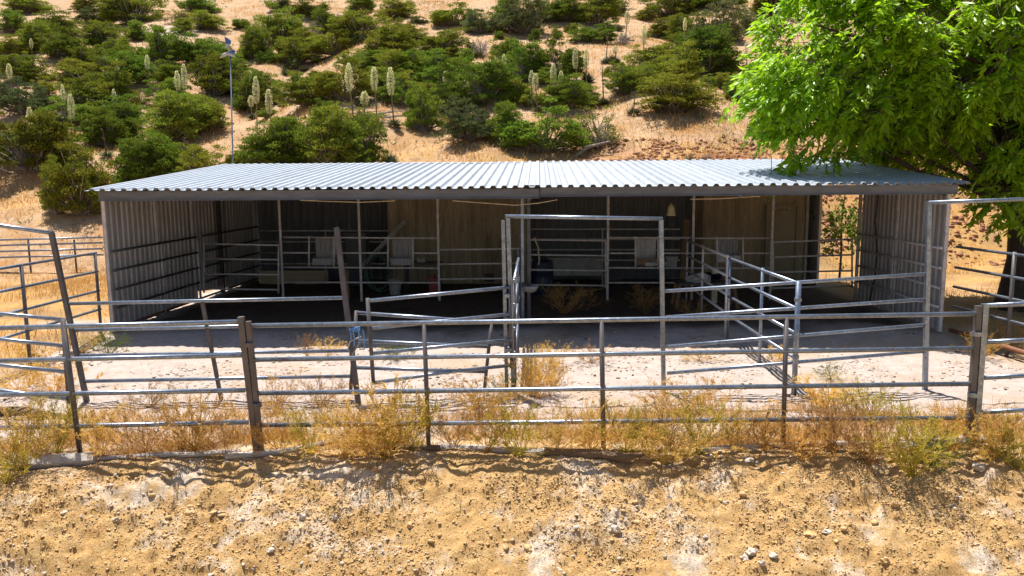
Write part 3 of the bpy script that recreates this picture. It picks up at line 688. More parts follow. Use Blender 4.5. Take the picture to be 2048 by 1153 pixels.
MB().box(p+BZ*.42, (.12, .12, .86), (BX, BY, BZ)).build('post', M['lattice'], t)
p = B(1427, 556, 3.4); t = thing('tub', 'blue plastic tub resting on the short wooden post', 'tub', p)
MB().lathe(p-BZ*.03, [(.16, 0), (.2, .12), (.21, .12), (.21, .14), (.18, .14), (.14, .02)], 16).build('body', M['blue'], t, True)
# tools leaning on the tan wall
for (a_, b_, lab) in (((976, 556), (975, 470), 'brown-handled rake leaning upright on the tan wall'), ((981, 556), (1003, 480), 'shovel with slanted handle leaning on the tan wall')):
    p, q = B(*a_, 6.5), B(*b_, 6.8); t = thing('garden_tool', lab, 'tool', p)
    MB().tube(p, q, .018, 6).build('handle', M['wood'], t); MB().box(p, (.2, .03, .22), (BX, BY, BZ)).build('blade', M['dark'], t)
# red-brown leaning boards near right post
bar('plank', 'reddish board leaning behind the hanging lamp post', 'plank', B(1366, 560, 5.0), B(1374, 440, 6.0), .16, .03, 'wood')
# pulley chain and lead hanging on posts
p = B(1387, 505, 3.8); t = thing('hanging_hook', 'small metal hook and chain hanging on the lamp-side barn post', 'hook', p)
MB().path([p+BZ*.5, p+BZ*.2, p, p-BZ*.05+BX*.04, p+BX*.07], .014, 6).build('chain', M['pipe'], t)
p = B(1077, 505, 3.6); t = thing('lead_rope', 'yellow lead rope hung from the stall gate', 'rope', p)
MB().path([p+BZ*.35-BX*.1, p+BZ*.1, p, p-BZ*.15+BX*.02, p-BZ*.3], .018, 6).build('rope', M['straw'], t)
# blue twine and chain on the loose gate
t = thing('baling_twine', 'light blue twine knotted round the leaning post and gate end', 'twine', W(710, 660, 10.15))
c = W(709, 660, 10.15)
for dz in (0, .03, .055):
    MB().path([c+np.array([.07*math.cos(a_), .06*math.sin(a_), dz*.6+.015*math.sin(2*a_+dz*50)]) for a_ in np.linspace(0, 2*math.pi, 15)], .008, 5).build('loop', M['twine'], t)
for sx, ln in ((.0, .2), (.07, .16), (.13, .25), (-.04, .12)):
    MB().path([c+np.array([sx, -.1, .02]), c+np.array([sx+.02, -.12, -ln*.5]), c+np.array([sx+.01, -.11, -ln])], .009, 5).build('loose_end', M['twine'], t)
t = thing('gate_chain', 'pale rope looped below the blue twine on the leaning post', 'rope', W(706, 690, 10.1)); c = W(706, 690, 10.1)
MB().path([c+np.array([.12, -.05, .12]), c+np.array([-.02, -.08, .06]), c+np.array([-.06, -.07, -.05]), c+np.array([.0, -.08, -.12]), c+np.array([.09, -.06, .02]), c+np.array([.12, -.05, .12])], .009, 5).build('rope', M['white'], t)

# ------------------------------------------------------------------ whirligig on a pole
p0 = W(458, 330, 22.6); p0[2] = TZ(p0[0], p0[1]); top = W(461, 112, 22.6)
t = thing('weather_vane', 'tall thin pole with blue and white whirligig vanes behind the roof', 'weather vane', p0)
MB().tube(p0, top, .024, 8, .018).build('pole', M['pipe'], t, True)
def flat_fin(pts, th, name, mat):
    mb = MB(); n = len(pts); P = [np.array(p)+np.array([0, s*th/2, 0]) for s in (-1, 1) for p in pts]
    mb.add(P, [tuple(range(n)), tuple(range(n, 2*n))[::-1]] + [(i, i+n, (i+1) % n+n, (i+1) % n) for i in range(n)]); mb.build(name, M[mat], t)
q = lambda x, y: W(x, y, 22.6)
mb = MB(); mb.path([q(440, 116), q(447, 111), q(455, 108), q(464, 110), q(470, 114)], [.015, .045, .06, .05, .02], 8); mb.build('body', M['white'], t, True)
flat_fin([q(446, 111), q(457, 105), q(468, 99), q(471, 104), q(463, 112), q(452, 113)], .05, 'wing', 'flap')
MB().tube(q(459, 106), q(453, 86), .022, 6).build('strut', M['straw'], t)
flat_fin([q(449, 74), q(456, 77), q(462, 82), q(461, 89), q(452, 88)], .04, 'tail_fin', 'flap')
flat_fin([q(452, 88), q(450, 96), q(456, 98), q(458, 89)], .04, 'tail_fin', 'white')

# ------------------------------------------------------------------ far fence at the left
for (y, z0, px0, px1, rows, lab) in ((33.0, -.85, -60, 205, (479, 490, 502, 514), 'distant pipe corral fence nearest the barn corner, across dry pasture'), (38.0, -.85, -60, 210, (487, 497, 506, 513), 'lower distant pipe fence standing behind the other far corral rail')):
    rails = [(W(px0, r_+3, y), W(px1, r_-4, y)) for r_ in rows]
    posts = []
    for k, px in enumerate(range(px0+24, px1+1, 92 if y < 35 else 104)):
        a_ = W(px, rows[0]+1, y); gz = TZ(a_[0], a_[1]); posts.append((a_, np.array([a_[0], a_[1], min(gz, a_[2]-.9)])))
    pipe_thing('pipe_fence', lab, 'fence', rails, posts, group='distant corral fences', r=.04, pr=.04)

# ------------------------------------------------------------------ timbers along the foot of the fence
def timber(label, pts, rads, mat, name='log', n=7):
    P = [np.array(p) for p in pts]
    for p in P: p[2] = TZ(p[0], p[1]) + rads*.55
    t = thing(name, label, 'log', P[0]); Q = []
    for i in range(len(P)-1):
        for f in (0, .33, .66): Q.append(P[i]+(P[i+1]-P[i])*f)
    Q.append(P[-1]); Q = [q_+np.array([0, random.uniform(-.012, .012), random.uniform(-.008, .012)]) for q_ in Q]
    MB().path(Q, [rads*random.uniform(.8, 1.12) for _ in Q], n, rot=random.random()).build('timber', M[mat], t)
def gp(px, py, z=0.0): return G(px, py, z)
timber('broad grey beam with flaked top lying at the bank edge under the golden weeds', [gp(22, 948, -.05), gp(192, 930, -.02)], .085, 'log', n=5)
timber('thin bleached pole lying along the fence foot from the beam to the paired posts', [gp(200, 922), gp(350, 911), gp(480, 908)], .028, 'log')
timber('silvery pole running past the foot of the dark paired posts', [gp(450, 912), gp(560, 907), gp(668, 886)], .032, 'log')
timber('short grey stick buried in weeds below the short fence post', [gp(752, 899), gp(880, 905)], .03, 'brownlog')
timber('bleached pole lying below the middle of the fence', [gp(880, 900), gp(1000, 902), gp(1090, 905)], .034, 'log')
timber('thick rotten brown log at the top of the bank below the centre fence', [gp(1088, 906), gp(1200, 909), gp(1300, 914)], .055, 'brownlog')
timber('long straight weathered pole at the fence foot toward the tree side', [gp(1395, 901), gp(1560, 893), gp(1745, 890)], .036, 'log')
timber('grey beam at the foot of the bright paired posts', [gp(1790, 896), gp(1900, 888), gp(1985, 880)], .05, 'log')
timber('dark tarred timber lying in the weeds at the pasture edge', [gp(-30, 812), gp(40, 818), gp(90, 830)], .07, 'brownlog')
timber('thin pole on the pale ground under the loose gates', [gp(715, 800), gp(880, 795), gp(1030, 803)], .022, 'log')
timber('thin straight pole beside the divider shadow near the arch post', [gp(1440, 815), gp(1600, 812), gp(1720, 808)], .02, 'log')

# ------------------------------------------------------------------ vegetation generators
def unit(v): return v/(np.linalg.norm(v, axis=-1, keepdims=True)+1e-9)
def quads(Cn, D, S, ln, wd, fold=.25):
    """one rhombic leaf per row: base C, along D, sideways S"""
    ln = np.asarray(ln).reshape(-1, 1); wd = np.asarray(wd).reshape(-1, 1); Nn = unit(np.cross(D, S))
    V = np.stack([Cn, Cn+D*ln*.45+S*wd*.5+Nn*wd*fold, Cn+D*ln, Cn+D*ln*.45-S*wd*.5+Nn*wd*fold], 1)
    n = len(Cn); F = np.arange(4*n).reshape(n, 4)
    F = np.concatenate([F[:, [0, 1, 2]], F[:, [0, 2, 3]]]); return V.reshape(-1, 3), F
def randdir(n): return unit(rng.normal(size=(n, 3)))
def segs(A, Bp, ra, rb):
    """three-sided twigs"""
    D = unit(Bp-A); ref = np.where(np.abs(D[:, 2:3]) > .9, np.array([[1., 0, 0]]), np.array([[0, 0, 1.]]))
    U = unit(np.cross(D, ref)); V_ = np.cross(D, U); n = len(A); out = []
    for P, r in ((A, ra), (Bp, rb)):
        r = np.broadcast_to(np.asarray(r, float).reshape(-1, 1), (n, 1))
        for k in range(3):
            a_ = 2*math.pi*k/3; out.append(P+(U*math.cos(a_)+V_*math.sin(a_))*r)
    V = np.stack(out, 1).reshape(-1, 3); b = (np.arange(n)*6)[:, None]
    F = np.concatenate([b+np.array([[0, 1, 4, 3]]), b+np.array([[1, 2, 5, 4]]), b+np.array([[2, 0, 3, 5]])]); return V, F
def merge(parts):
    V = []; F = []; o = 0
    for v, f in parts:
        V.append(v); f = np.asarray(f)
        F.append(f+o); o += len(v)
    return np.concatenate(V), F
def mesh_mixed(name, parts, mat):
    V, Fs = merge(parts); tri = []
    for f in Fs:
        if f.shape[1] == 4: tri += [f[:, [0, 1, 2]], f[:, [0, 2, 3]]]
        else: tri.append(f)
    return mesh_np(name, V, np.concatenate(tri), mat)

def juniper_mesh(seed, mat, sprigs=15000, flat=1.0, sparse=0.0):
    """unit bush: about 1 wide and 1 high, foot at z=0; leafy clumps on spreading limbs"""
    r_ = np.random.default_rng(seed); K = 150
    ph = r_.uniform(0, 6.28, 8); cl = []; nd = r_.integers(3, 6)
    dome = [(r_.uniform(-.30, .30), r_.uniform(-.22, .22), r_.uniform(.15, .27), r_.uniform(.42, .98)) for _ in range(nd)]
    dome[0] = (dome[0][0]*.4, dome[0][1], .28, .95)
    while len(cl) < K:
        dx, dy, dr, dh = dome[r_.integers(nd)]; th = r_.uniform(0, 6.28); e = r_.uniform(0, 1)**1.15*1.5; rr = r_.uniform(.45, 1.08)
        q = np.array([dx+dr*rr*math.cos(th)*math.cos(e)**.6, dy+dr*rr*math.sin(th)*math.cos(e)**.6, .07+(dh-.10)*rr*math.sin(e)])
        if q[2] > .95: continue
        cl.append(np.append(q, r_.uniform(.035, .085)))
    cl = np.array(cl); lo, hi = cl[:, :2].min(0)-.05, cl[:, :2].max(0)+.05
    cl[:, :2] = (cl[:, :2]-(lo+hi)/2)/(hi-lo)*np.array([1.0, .9]); cl[:, 2] = cl[:, 2]*.94/cl[:, 2].max(); keep = r_.random(K) > sparse; cl = cl[keep]; K = len(cl)
    i = r_.integers(K, size=sprigs); d = unit(r_.normal(size=(sprigs, 3))); d[:, 2] = d[:, 2]*.75+.15
    rad = cl[i, 3]*r_.uniform(.2, 1.0, sprigs)**.5*np.where(r_.random(sprigs) < .08, 1.7, 1)
    Cn = cl[i, :3]+d*rad[:, None]*np.array([1.15, 1.15, .9])
    D = unit(d*.8+r_.normal(size=(sprigs, 3))*.45+np.array([0, 0, .55])); S = unit(np.cross(D, r_.normal(size=(sprigs, 3))))
    leaf = quads(Cn, D, S, r_.uniform(.024, .06, sprigs), r_.uniform(.010, .021, sprigs))
    crown = mesh_np('juniper_crown', leaf[0], leaf[1], mat)
    base = np.zeros((K, 3)); base[:, :2] = r_.normal(size=(K, 2))*.035; mid = cl[:, :3]*np.array([.5, .5, .45])+r_.normal(size=(K, 3))*.03
    A = np.concatenate([base, mid]); Bp = np.concatenate([mid, cl[:, :3]])
    v, f = segs(A, Bp, np.concatenate([np.full(K, .012), np.full(K, .008)]), np.concatenate([np.full(K, .008), np.full(K, .003)]))
    tw = r_.integers(K, size=90); a_ = mid[tw]; b_ = a_+unit(r_.normal(size=(90, 3)))*r_.uniform(.08, .22, (90, 1)); b_[:, 2] = np.abs(b_[:, 2])
    v2, f2 = segs(a_, b_, .005, .002)
    return crown, mesh_mixed('juniper_trunk', [(v, f), (v2, f2)], M['twig'])
JUN = [juniper_mesh(100+k, M['juniper']) for k in range(6)]
GRY = [juniper_mesh(200+k, M['greyjun'], sparse=.15) for k in range(2)]
YEL = [juniper_mesh(300, M['yellow'], 3000)]
SPA = [juniper_mesh(400, M['juniper'], 2600, sparse=.45)]
def dead_shrub(seed):
    r_ = np.random.default_rng(seed); n = 60
    a0 = r_.normal(size=(n, 3))*.05; a0[:, 2] = 0; d = unit(r_.normal(size=(n, 3))+np.array([0, 0, .8])); d[:, 2] = np.abs(d[:, 2])
    m1 = a0+d*r_.uniform(.2, .38, (n, 1)); d2 = unit(d+r_.normal(size=(n, 3))*.4); m2 = m1+d2*r_.uniform(.15, .3, (n, 1)); m2[:, 2] = np.maximum(m2[:, 2], .05)
    k = r_.integers(n, size=320); t_ = r_.random((320, 1)); s_ = m1[k]+(m2[k]-m1[k])*t_; e = s_+unit(r_.normal(size=(320, 3))+np.array([0, 0, .4]))*r_.uniform(.06, .2, (320, 1))
    return mesh_mixed('dead_branches', [segs(a0, m1, .013, .008), segs(m1, m2, .008, .003), segs(s_, e, .004, .0015)], M['twig'])
DEAD = [dead_shrub(5), dead_shrub(6)]
def blade_tuft(seed, n=260, mat='tuft', up=.5, wd=.03):
    r_ = np.random.default_rng(seed); d = unit(r_.normal(size=(n, 3))); d[:, 2] = np.abs(d[:, 2])+up*r_.random(n); d = unit(d)
    Cn = d*np.array([.06, .06, .02]); S = unit(np.cross(d, np.array([0, 0, 1.])+r_.normal(size=(n, 3))*.2))
    return mesh_np('blades', *quads(Cn, d, S, r_.uniform(.32, .52, n), np.full(n, wd), .3), M[mat])
TUFT = [blade_tuft(9), blade_tuft(10)]

# bushes read off the photograph: foot x, foot y, width, height (2048 px), kind, label
BUSH = [
(45,32,85,36,'j','dark juniper cut by the top edge, highest in the left corner'),
(160,27,48,28,'j','small juniper at the top edge just left of the biggest top bush'),
(255,55,98,58,'j','big spreading juniper at the top beside the pale bare clearing'),
(185,50,55,30,'s','grey-green bush between the corner junipers and the spreading one'),
(18,72,65,42,'j','dark juniper on the left picture edge below the corner one'),
(104,86,78,44,'j','round juniper under the grey-green bush near the left top'),
(262,84,44,32,'j','compact dark juniper below the pale clearing'),
(55,109,80,50,'j','juniper right behind the white dry yucca plume at far left'),
(203,109,70,47,'j','dark juniper left of the clearing, third row from the top'),
(122,128,108,58,'j','wide juniper with a dead branch edge above the left yuccas'),
(160,142,78,38,'j','low flat juniper behind the leftmost pair of tall plumes'),
(388,33,70,36,'j','dark juniper at the top edge above the whirligig'),
(358,71,40,25,'j','small juniper at the lip of the pale clearing'),
(412,65,64,32,'j','flat juniper just left above the whirligig vanes'),
(366,51,66,18,'y','yellow flowering shrub along the pale clearing'),
(430,101,40,19,'s','small grey-green bush beside the whirligig body'),
(322,138,92,72,'j','tall dark juniper in the dense belt left of the whirligig pole'),
(395,143,98,56,'j','broad juniper in the dense belt touching the whirligig pole'),
(40,173,92,46,'j','wide low juniper on the left edge with a plume in front'),
(497,124,64,58,'j','dark juniper just right of the whirligig'),
(225,166,74,58,'j','juniper between the two plumes in the left middle of the slope'),
(85,194,52,34,'j','small round juniper on bare soil above the left yuccas'),
(178,234,118,86,'j','large lumpy juniper behind the double cream plume'),
(30,242,94,70,'s','greyish juniper at the left edge behind the dead stalk'),
(425,202,98,74,'j','big juniper crossed by the whirligig pole at mid height'),
(492,230,78,66,'j','dark juniper right of the pole at mid height'),
(330,214,68,44,'j','juniper below the leaning pair of plumes'),
(122,260,92,58,'j','dark juniper beside the short-stemmed yucca'),
(276,214,38,28,'y','bright yellow-green round shrub in the dense left belt'),
(205,304,98,78,'j','large olive juniper above the pointed trees by the barn'),
(330,300,134,88,'j','largest juniper of the left slope, with dead wood inside'),
(415,270,82,62,'j','juniper with a bare limb left of the pole foot'),
(50,372,130,108,'j','massive juniper at the left edge above the dry pasture'),
(28,264,34,18,'t','round yucca tuft beside the dead stalk at the left edge'),
(105,440,62,108,'j','narrow pointed juniper standing before the dry pasture'),
(150,448,110,132,'j','tallest pointed juniper at the barn corner'),
(250,398,92,98,'j','juniper rising behind the left end of the roof'),
(325,388,100,100,'j','second juniper behind the roof, next to the pole side'),
(395,384,78,74,'j','small juniper peeping over the roof left of the pole'),
(487,350,62,52,'j','juniper peeping over the roof right of the pole'),
(555,24,38,22,'s','small grey-green bush at the top edge right of the whirligig'),
(607,42,54,30,'j','juniper near the top, left of the three separate ones'),
(716,32,62,34,'j','lone dark juniper at the top edge above bare slope'),
(796,42,64,35,'j','lone round juniper with a dead limb beside it, near the top'),
(837,50,32,13,'s','tiny low bush under the lone round juniper'),
(908,57,72,44,'j','juniper on the upper slope above the centre'),
(958,73,68,48,'s','grey juniper with bare stems right of the upper centre one'),
(556,99,84,78,'j','tall lumpy juniper up-slope of the twin cream plumes'),
(516,118,40,52,'j','dark juniper partly hidden beside the pole-side bush'),
(650,73,48,40,'j','juniper beside the grey dead shrub on the upper slope'),
(718,87,94,50,'j','wide pale-edged juniper next to the grey dead shrub'),
(664,120,90,60,'j','very dark juniper below the grey dead shrub'),
(585,140,84,52,'j','juniper above the two small tufts on bare soil'),
(808,97,88,44,'j','flat wide juniper in the upper centre'),
(768,128,104,54,'j','broad juniper behind the pair of cream plumes'),
(880,130,96,56,'j','dark dense juniper in the middle of the hillside'),
(1012,152,54,58,'j','juniper with a slim plume in front, right of centre'),
(685,212,94,84,'j','tall juniper behind the narrow single plume'),
(530,217,58,64,'j','juniper behind the twin plumes near the pole'),
(608,226,114,60,'j','wide juniper with a visible twisted trunk'),
(852,172,116,58,'j','juniper left half of the large central thicket'),
(938,186,104,54,'j','juniper top right of the large central thicket'),
(965,227,112,80,'j','juniper right end of the large central thicket'),
(890,236,94,76,'j','juniper in the heart of the central thicket below two plumes'),
(846,270,72,90,'j','yellowish upright juniper at the front of the central thicket'),
(935,298,100,80,'s','grey-green juniper at the foot of the hill above the roof centre'),
(1003,298,72,74,'j','juniper touching the grey-green one above the roof centre'),
(660,237,26,20,'t','lone round tuft on bare soil below the single plume'),
(576,259,42,22,'t','spiky tuft at the foot of the orange-stemmed yucca'),
(568,154,24,18,'t','small tuft on bare soil, the one nearer the pole'),
(606,148,27,14,'t','small flat tuft on bare soil, the one farther from the pole'),
(545,348,124,92,'j','juniper rising behind the roof just right of the pole'),
(640,352,124,110,'j','biggest juniper rising behind the roof, left of centre'),
(715,342,94,96,'j','juniper at the end of the row behind the roof'),
(778,333,44,28,'t','spiky blue-green clump at the roof edge next to orange grass'),
(1046,77,94,78,'s','large grey-green juniper in the upper centre right'),
(1098,50,64,48,'j','juniper at the top edge among the upper centre right group'),
(1142,50,84,48,'j','juniper touching the top edge right of centre'),
(1196,60,86,58,'j','lumpy juniper beside the dead snag group'),
(1292,46,42,24,'j','small juniper left of the long top row'),
(1347,42,94,44,'j','long dark juniper of the top row right of centre'),
(1440,22,84,28,'j','juniper cut by the top edge left of the green tree'),
(1186,91,72,36,'j','dark juniper above the dead snags'),
(1325,79,42,34,'j','dark juniper just left of the fat cream plume'),
(1377,90,72,50,'j','juniper behind the fat cream plume'),
(1443,96,88,78,'s','pale grey-green juniper left of the tree top'),
(1052,174,72,74,'j','juniper left end of the thicket behind the plume trio'),
(1118,172,84,88,'j','juniper right end of the thicket behind the plume trio'),
(1030,146,44,58,'j','dark juniper between the slim plume and the thicket'),
(1139,229,96,62,'j','dark rounded juniper below the plume trio'),
(1207,213,27,18,'t','round tuft at the foot of the tall dry stalk'),
(1176,168,42,22,'t','yucca tuft under the two grey plumes'),
(1226,130,36,22,'t','yucca tuft below the young green stalk'),
(1310,118,32,19,'j','little juniper on open slope under the leaning plume'),
(1340,182,108,74,'j','dark broad juniper left of the tree, mid slope'),
(1256,196,78,54,'j','juniper beside the tall dry stalk'),
(1405,162,128,80,'j','broad olive juniper next to the green tree'),
(1365,240,142,66,'j','sprawling juniper alone above the orange grass'),
(1486,214,54,48,'j','juniper half hidden by the tree\'s hanging leaves'),
(1088,320,134,94,'j','big juniper above the roof with exposed limbs, right of centre'),
(1203,310,108,82,'p','sparse ragged juniper leaning on a bare limb above the roof'),
(1380,326,22,18,'y','small yellow-green tuft on red soil above the roof'),
(1413,323,40,16,'d','small grey dead bush on red soil above the roof'),
(1116,81,22,20,'j','tiny juniper with dead fork in the gap right of centre'),
(1246,93,44,32,'d','dark dead snag among dry yucca stalks'),
(683,50,38,20,'d','grey dead shrub in the upper middle slope'),
(622,78,46,38,'d','grey dead branches left of the very dark juniper'),
(955,120,68,44,'d','grey leafless bush right of the dense middle juniper'),
(742,126,44,24,'d','low grey dead brush behind the plume pair'),
(1422,172,18,9,'y','small yellow tuft below the broad olive juniper'),
(1560,40,80,60,'j','dark juniper seen through the tree\'s upper left leaves'),
(1508,70,60,44,'s','grey bush beside the tree\'s upper left edge'),
(1725,330,50,26,'s','pale scrub above the roof under the tree'),
(18,122,66,40,'j','dark juniper on the left edge just below the white dry plume'),
(238,130,62,40,'j','juniper linking the dark belt with the bush below the clearing'),
(262,178,84,56,'j','juniper between the slim greenish plume and the white plume'),
(150,184,84,46,'j','juniper directly above the double cream plume'),
(318,178,84,54,'j','juniper right of the white plume, in the heart of the left belt'),
(376,246,74,48,'j','juniper between the largest left juniper and the bare limb one'),
(236,268,84,60,'j','juniper below the widest cream plume'),
(458,166,60,42,'j','juniper behind the whirligig pole, upper side'),
(470,196,60,44,'s','grey-green bush behind the whirligig pole, lower side'),
(222,26,64,28,'j','juniper at the top edge left of the spreading one'),
(20,150,60,30,'s','pale grey bush at the left edge above the low juniper'),
(330,120,60,40,'s','grey bush crowning the dense belt under the clearing'),
(612,106,64,42,'j','juniper left of the very dark one, below dead branches'),
(736,152,84,42,'j','juniper filling the gap above the matching pair of plumes'),
(805,164,92,50,'j','juniper behind the right plume of the matching pair'),
(768,196,84,48,'j','juniper between the plumes of the matching pair'),
(822,218,84,62,'j','juniper on the left flank of the central thicket'),
(905,162,84,46,'j','juniper on top of the central thicket behind the slim plumes'),
(990,204,74,62,'j','bright juniper on the right flank of the central thicket'),
(1008,50,62,42,'j','juniper at the upper centre, left of the large grey-green one'),
(1230,32,54,26,'s','small grey bush at the top edge over the bent-tip plume'),
(1300,152,78,46,'j','juniper above the dark broad one, left of the tree'),
(1378,126,92,52,'j','juniper under the fat cream plume'),
(1452,160,74,60,'j','juniper tucked against the tree\'s left leaves'),
(1294,190,74,50,'j','juniper joining the dry stalk bush with the dark broad one'),
(585,340,90,86,'j','juniper filling the row behind the roof, right of the pole'),
(690,345,86,92,'j','juniper filling the row behind the roof, right of the biggest'),
(285,392,84,88,'j','juniper between the two behind the left roof end'),
(360,388,84,84,'j','juniper left of the one peeping over the roof by the pole'),
(100,330,90,70,'j','juniper above the narrow pointed one at the left'),
(15,335,80,70,'j','juniper on the left edge above the massive one'),
]
SETS = dict(j=JUN, s=GRY, y=YEL, p=SPA)
CAT = dict(j='bush', s='bush', y='shrub', p='bush', d='dead shrub', t='plant')
for i, (px, py, wpx, hpx, kd, lab) in enumerate(BUSH):
    q = hit(px, py - hpx*.04); dist = q[1]; wm = wpx*dist/FPX; hm = hpx*dist/FPX
    nm = {'d': 'dead_shrub', 't': 'yucca_tuft', 'y': 'yellow_shrub'}.get(kd, 'juniper_bush')
    q = q + np.array([0, wm*.3, 0]); q[2] = TZ(q[0], q[1]) - .05
    t = thing(nm, lab, CAT[kd], q, {'d': 'dead shrubs on the hillside', 't': 'yucca tufts on the hillside'}.get(kd, 'bushes on the hillside'))
    t.rotation_euler = (0, 0, random.choice((0, math.pi))+random.uniform(-.5, .5))
    if kd == 'd': t.scale = (wm*1.1, wm*1.1, hm*1.5); link('branches', DEAD[i % 2], t)
    elif kd == 't': t.scale = (wm*1.1, wm*1.1, hm*2.0); link('blades', TUFT[i % 2], t)
    else:
        t.scale = (wm*1.32, wm*1.2, hm*1.1); me = SETS[kd][i % len(SETS[kd])]
        link('crown', me[0], t); link('trunk', me[1], t)

k = 0; used_spots = set(); tries = 0
named = [b for b in BUSH if len(b[5].split()) <= 9]
while k < 130 and tries < 9000:
    tries += 1
    px, py = random.uniform(0, 1500), random.uniform(4, 300)
    q = hit(px, py)
    if fbm(np.array([q[0]/9]), np.array([q[1]/9]), 131, 2)[0] < (-.05 if px < 900 else .12): continue
    if py > 215 and px > 740: continue
    nb = min(named, key=lambda b: math.hypot(px-b[0], (py-b[1]+b[3]*.3)*1.4)); dx, dy = px-nb[0], (py-nb[1]+nb[3]*.3)*1.4
    if math.hypot(dx, dy) > 120: continue
    side = ('just left of' if dx < 0 else 'just right of') if abs(dx) > abs(dy) else ('just above' if dy < 0 else 'just below')
    if (nb[5], side) in used_spots: continue
    used_spots.add((nb[5], side))
    k += 1; wm = random.uniform(.7, 1.9); me = random.choice(JUN+JUN+GRY+SPA); q[2] -= .04
    t = thing('scrub_bush', 'low scrub bush %s the %s' % (side, nb[5]), 'bush', q, 'small scrub bushes between the junipers')
    t.scale = (wm, wm*.9, wm*random.uniform(.45, .75)); t.rotation_euler = (0, 0, random.uniform(0, 6.28)); link('crown', me[0], t); link('trunk', me[1], t)
# yuccas: foot x, foot y, top y, plume?, label
YUC = [
(69,277,217,1,'short yucca with a fat cream plume near the left edge, orange stem'),
(26,172,131,1,'greenish yucca plume before the low juniper at the left edge'),
(66,108,80,1,'white dry yucca plume leaning among the upper left junipers'),
(132,228,173,1,'back yucca of the double cream plume on the left slope'),
(144,266,193,1,'front yucca of the double cream plume, with long bare stem'),
(150,197,172,0,'faint grey dry stalk just right of the double plume'),
(230,232,182,1,'widest cream yucca plume standing alone left of centre-left thicket'),
(241,174,124,1,'slim greenish yucca plume left of the white one'),
(301,164,114,1,'white yucca plume with a blue-grey bush behind it'),
(359,202,146,1,'shorter yucca of the pair leaning left of the pole'),
(372,208,134,1,'taller yucca of the pair leaning left of the pole'),
(428,170,146,0,'grey dry yucca stalk close to the whirligig pole'),
(505,190,146,1,'upper yucca plume just right of the whirligig pole'),
(504,226,194,1,'lower stubby yucca plume just right of the whirligig pole'),
(50,270,191,0,'dark dead yucca stalk beside the short fat yucca'),
(515,244,158,1,'tall yucca plume left of the orange-stemmed one'),
(545,258,183,1,'orange-stemmed yucca plume before the wide twisted juniper'),
(708,214,132,1,'narrow tall yucca plume against the dark central-left juniper'),
(755,220,139,1,'left yucca of the matching pair in front of the centre thicket'),
(788,220,141,1,'right yucca of the matching pair in front of the centre thicket'),
(729,228,186,1,'short yucca plume over the pile of fallen grey stalks'),
(888,188,146,1,'slim yucca plume in front of the central thicket, higher one'),
(931,210,165,1,'slim yucca plume in front of the central thicket, lower one'),
(1010,168,113,1,'thin young green yucca stalk beside the dark gap'),
(1064,194,145,1,'left yucca of the close pair on open slope right of centre'),
(1075,204,152,1,'right yucca of the close pair on open slope right of centre'),
(1107,186,132,1,'tallest yucca plume of the group in front of the thicket right of centre'),
(1122,182,146,1,'thin yucca plume beside the tallest of that group'),
(1155,158,98,1,'greyish yucca plume, left of two by the yucca tuft'),
(1173,156,101,1,'greyish yucca plume, right of two by the yucca tuft'),
(1212,120,70,0,'young green yucca stalk among the dead snags'),
(1232,118,94,1,'little cream yucca plume below the dead snags'),
(1251,66,27,1,'high yucca plume at the upper slope above the snags'),
(1287,116,55,1,'leaning yucca plume with bent tip on open slope'),
(1207,200,131,0,'tall dry yucca stalk with a broken crosswise top'),
(1367,80,40,1,'fat white yucca plume against junipers near the top'),
(1422,68,37,0,'grey dry stalk in front of the pale juniper'),
(1494,124,87,1,'leaning yucca plume near the tree\'s left edge'),
(1267,224,186,0,'bare thin stalk on open slope above the leaning juniper'),
(1416,198,166,0,'short pale dry stalk near the tree'),
(214,308,262,0,'thin dark dead stalk above the pointed trees'),
(371,306,276,0,'thin dead stalk below the largest left juniper'),
]
def plume_mesh(seed):
    r_ = np.random.default_rng(seed); n = 620; z = r_.beta(1.15, 1.25, n); rad = .105*np.sin(np.pi*np.clip(z*.86+.12, 0, 1))**.8*r_.uniform(.35, 1, n)**.5
    a_ = r_.uniform(0, 6.283, n); Cn = np.stack([rad*np.cos(a_), rad*np.sin(a_), z], 1)
    D = unit(np.stack([np.cos(a_), np.sin(a_), r_.normal(size=n)*.6-.15], 1)); S = unit(np.cross(D, r_.normal(size=(n, 3))))
    return mesh_np('plume', *quads(Cn, D, S, r_.uniform(.03, .055, n), r_.uniform(.026, .045, n)), M['plume'])
PLUME = [plume_mesh(1), plume_mesh(2), plume_mesh(3)]
ROS = [blade_tuft(21, 150), blade_tuft(22, 150)]
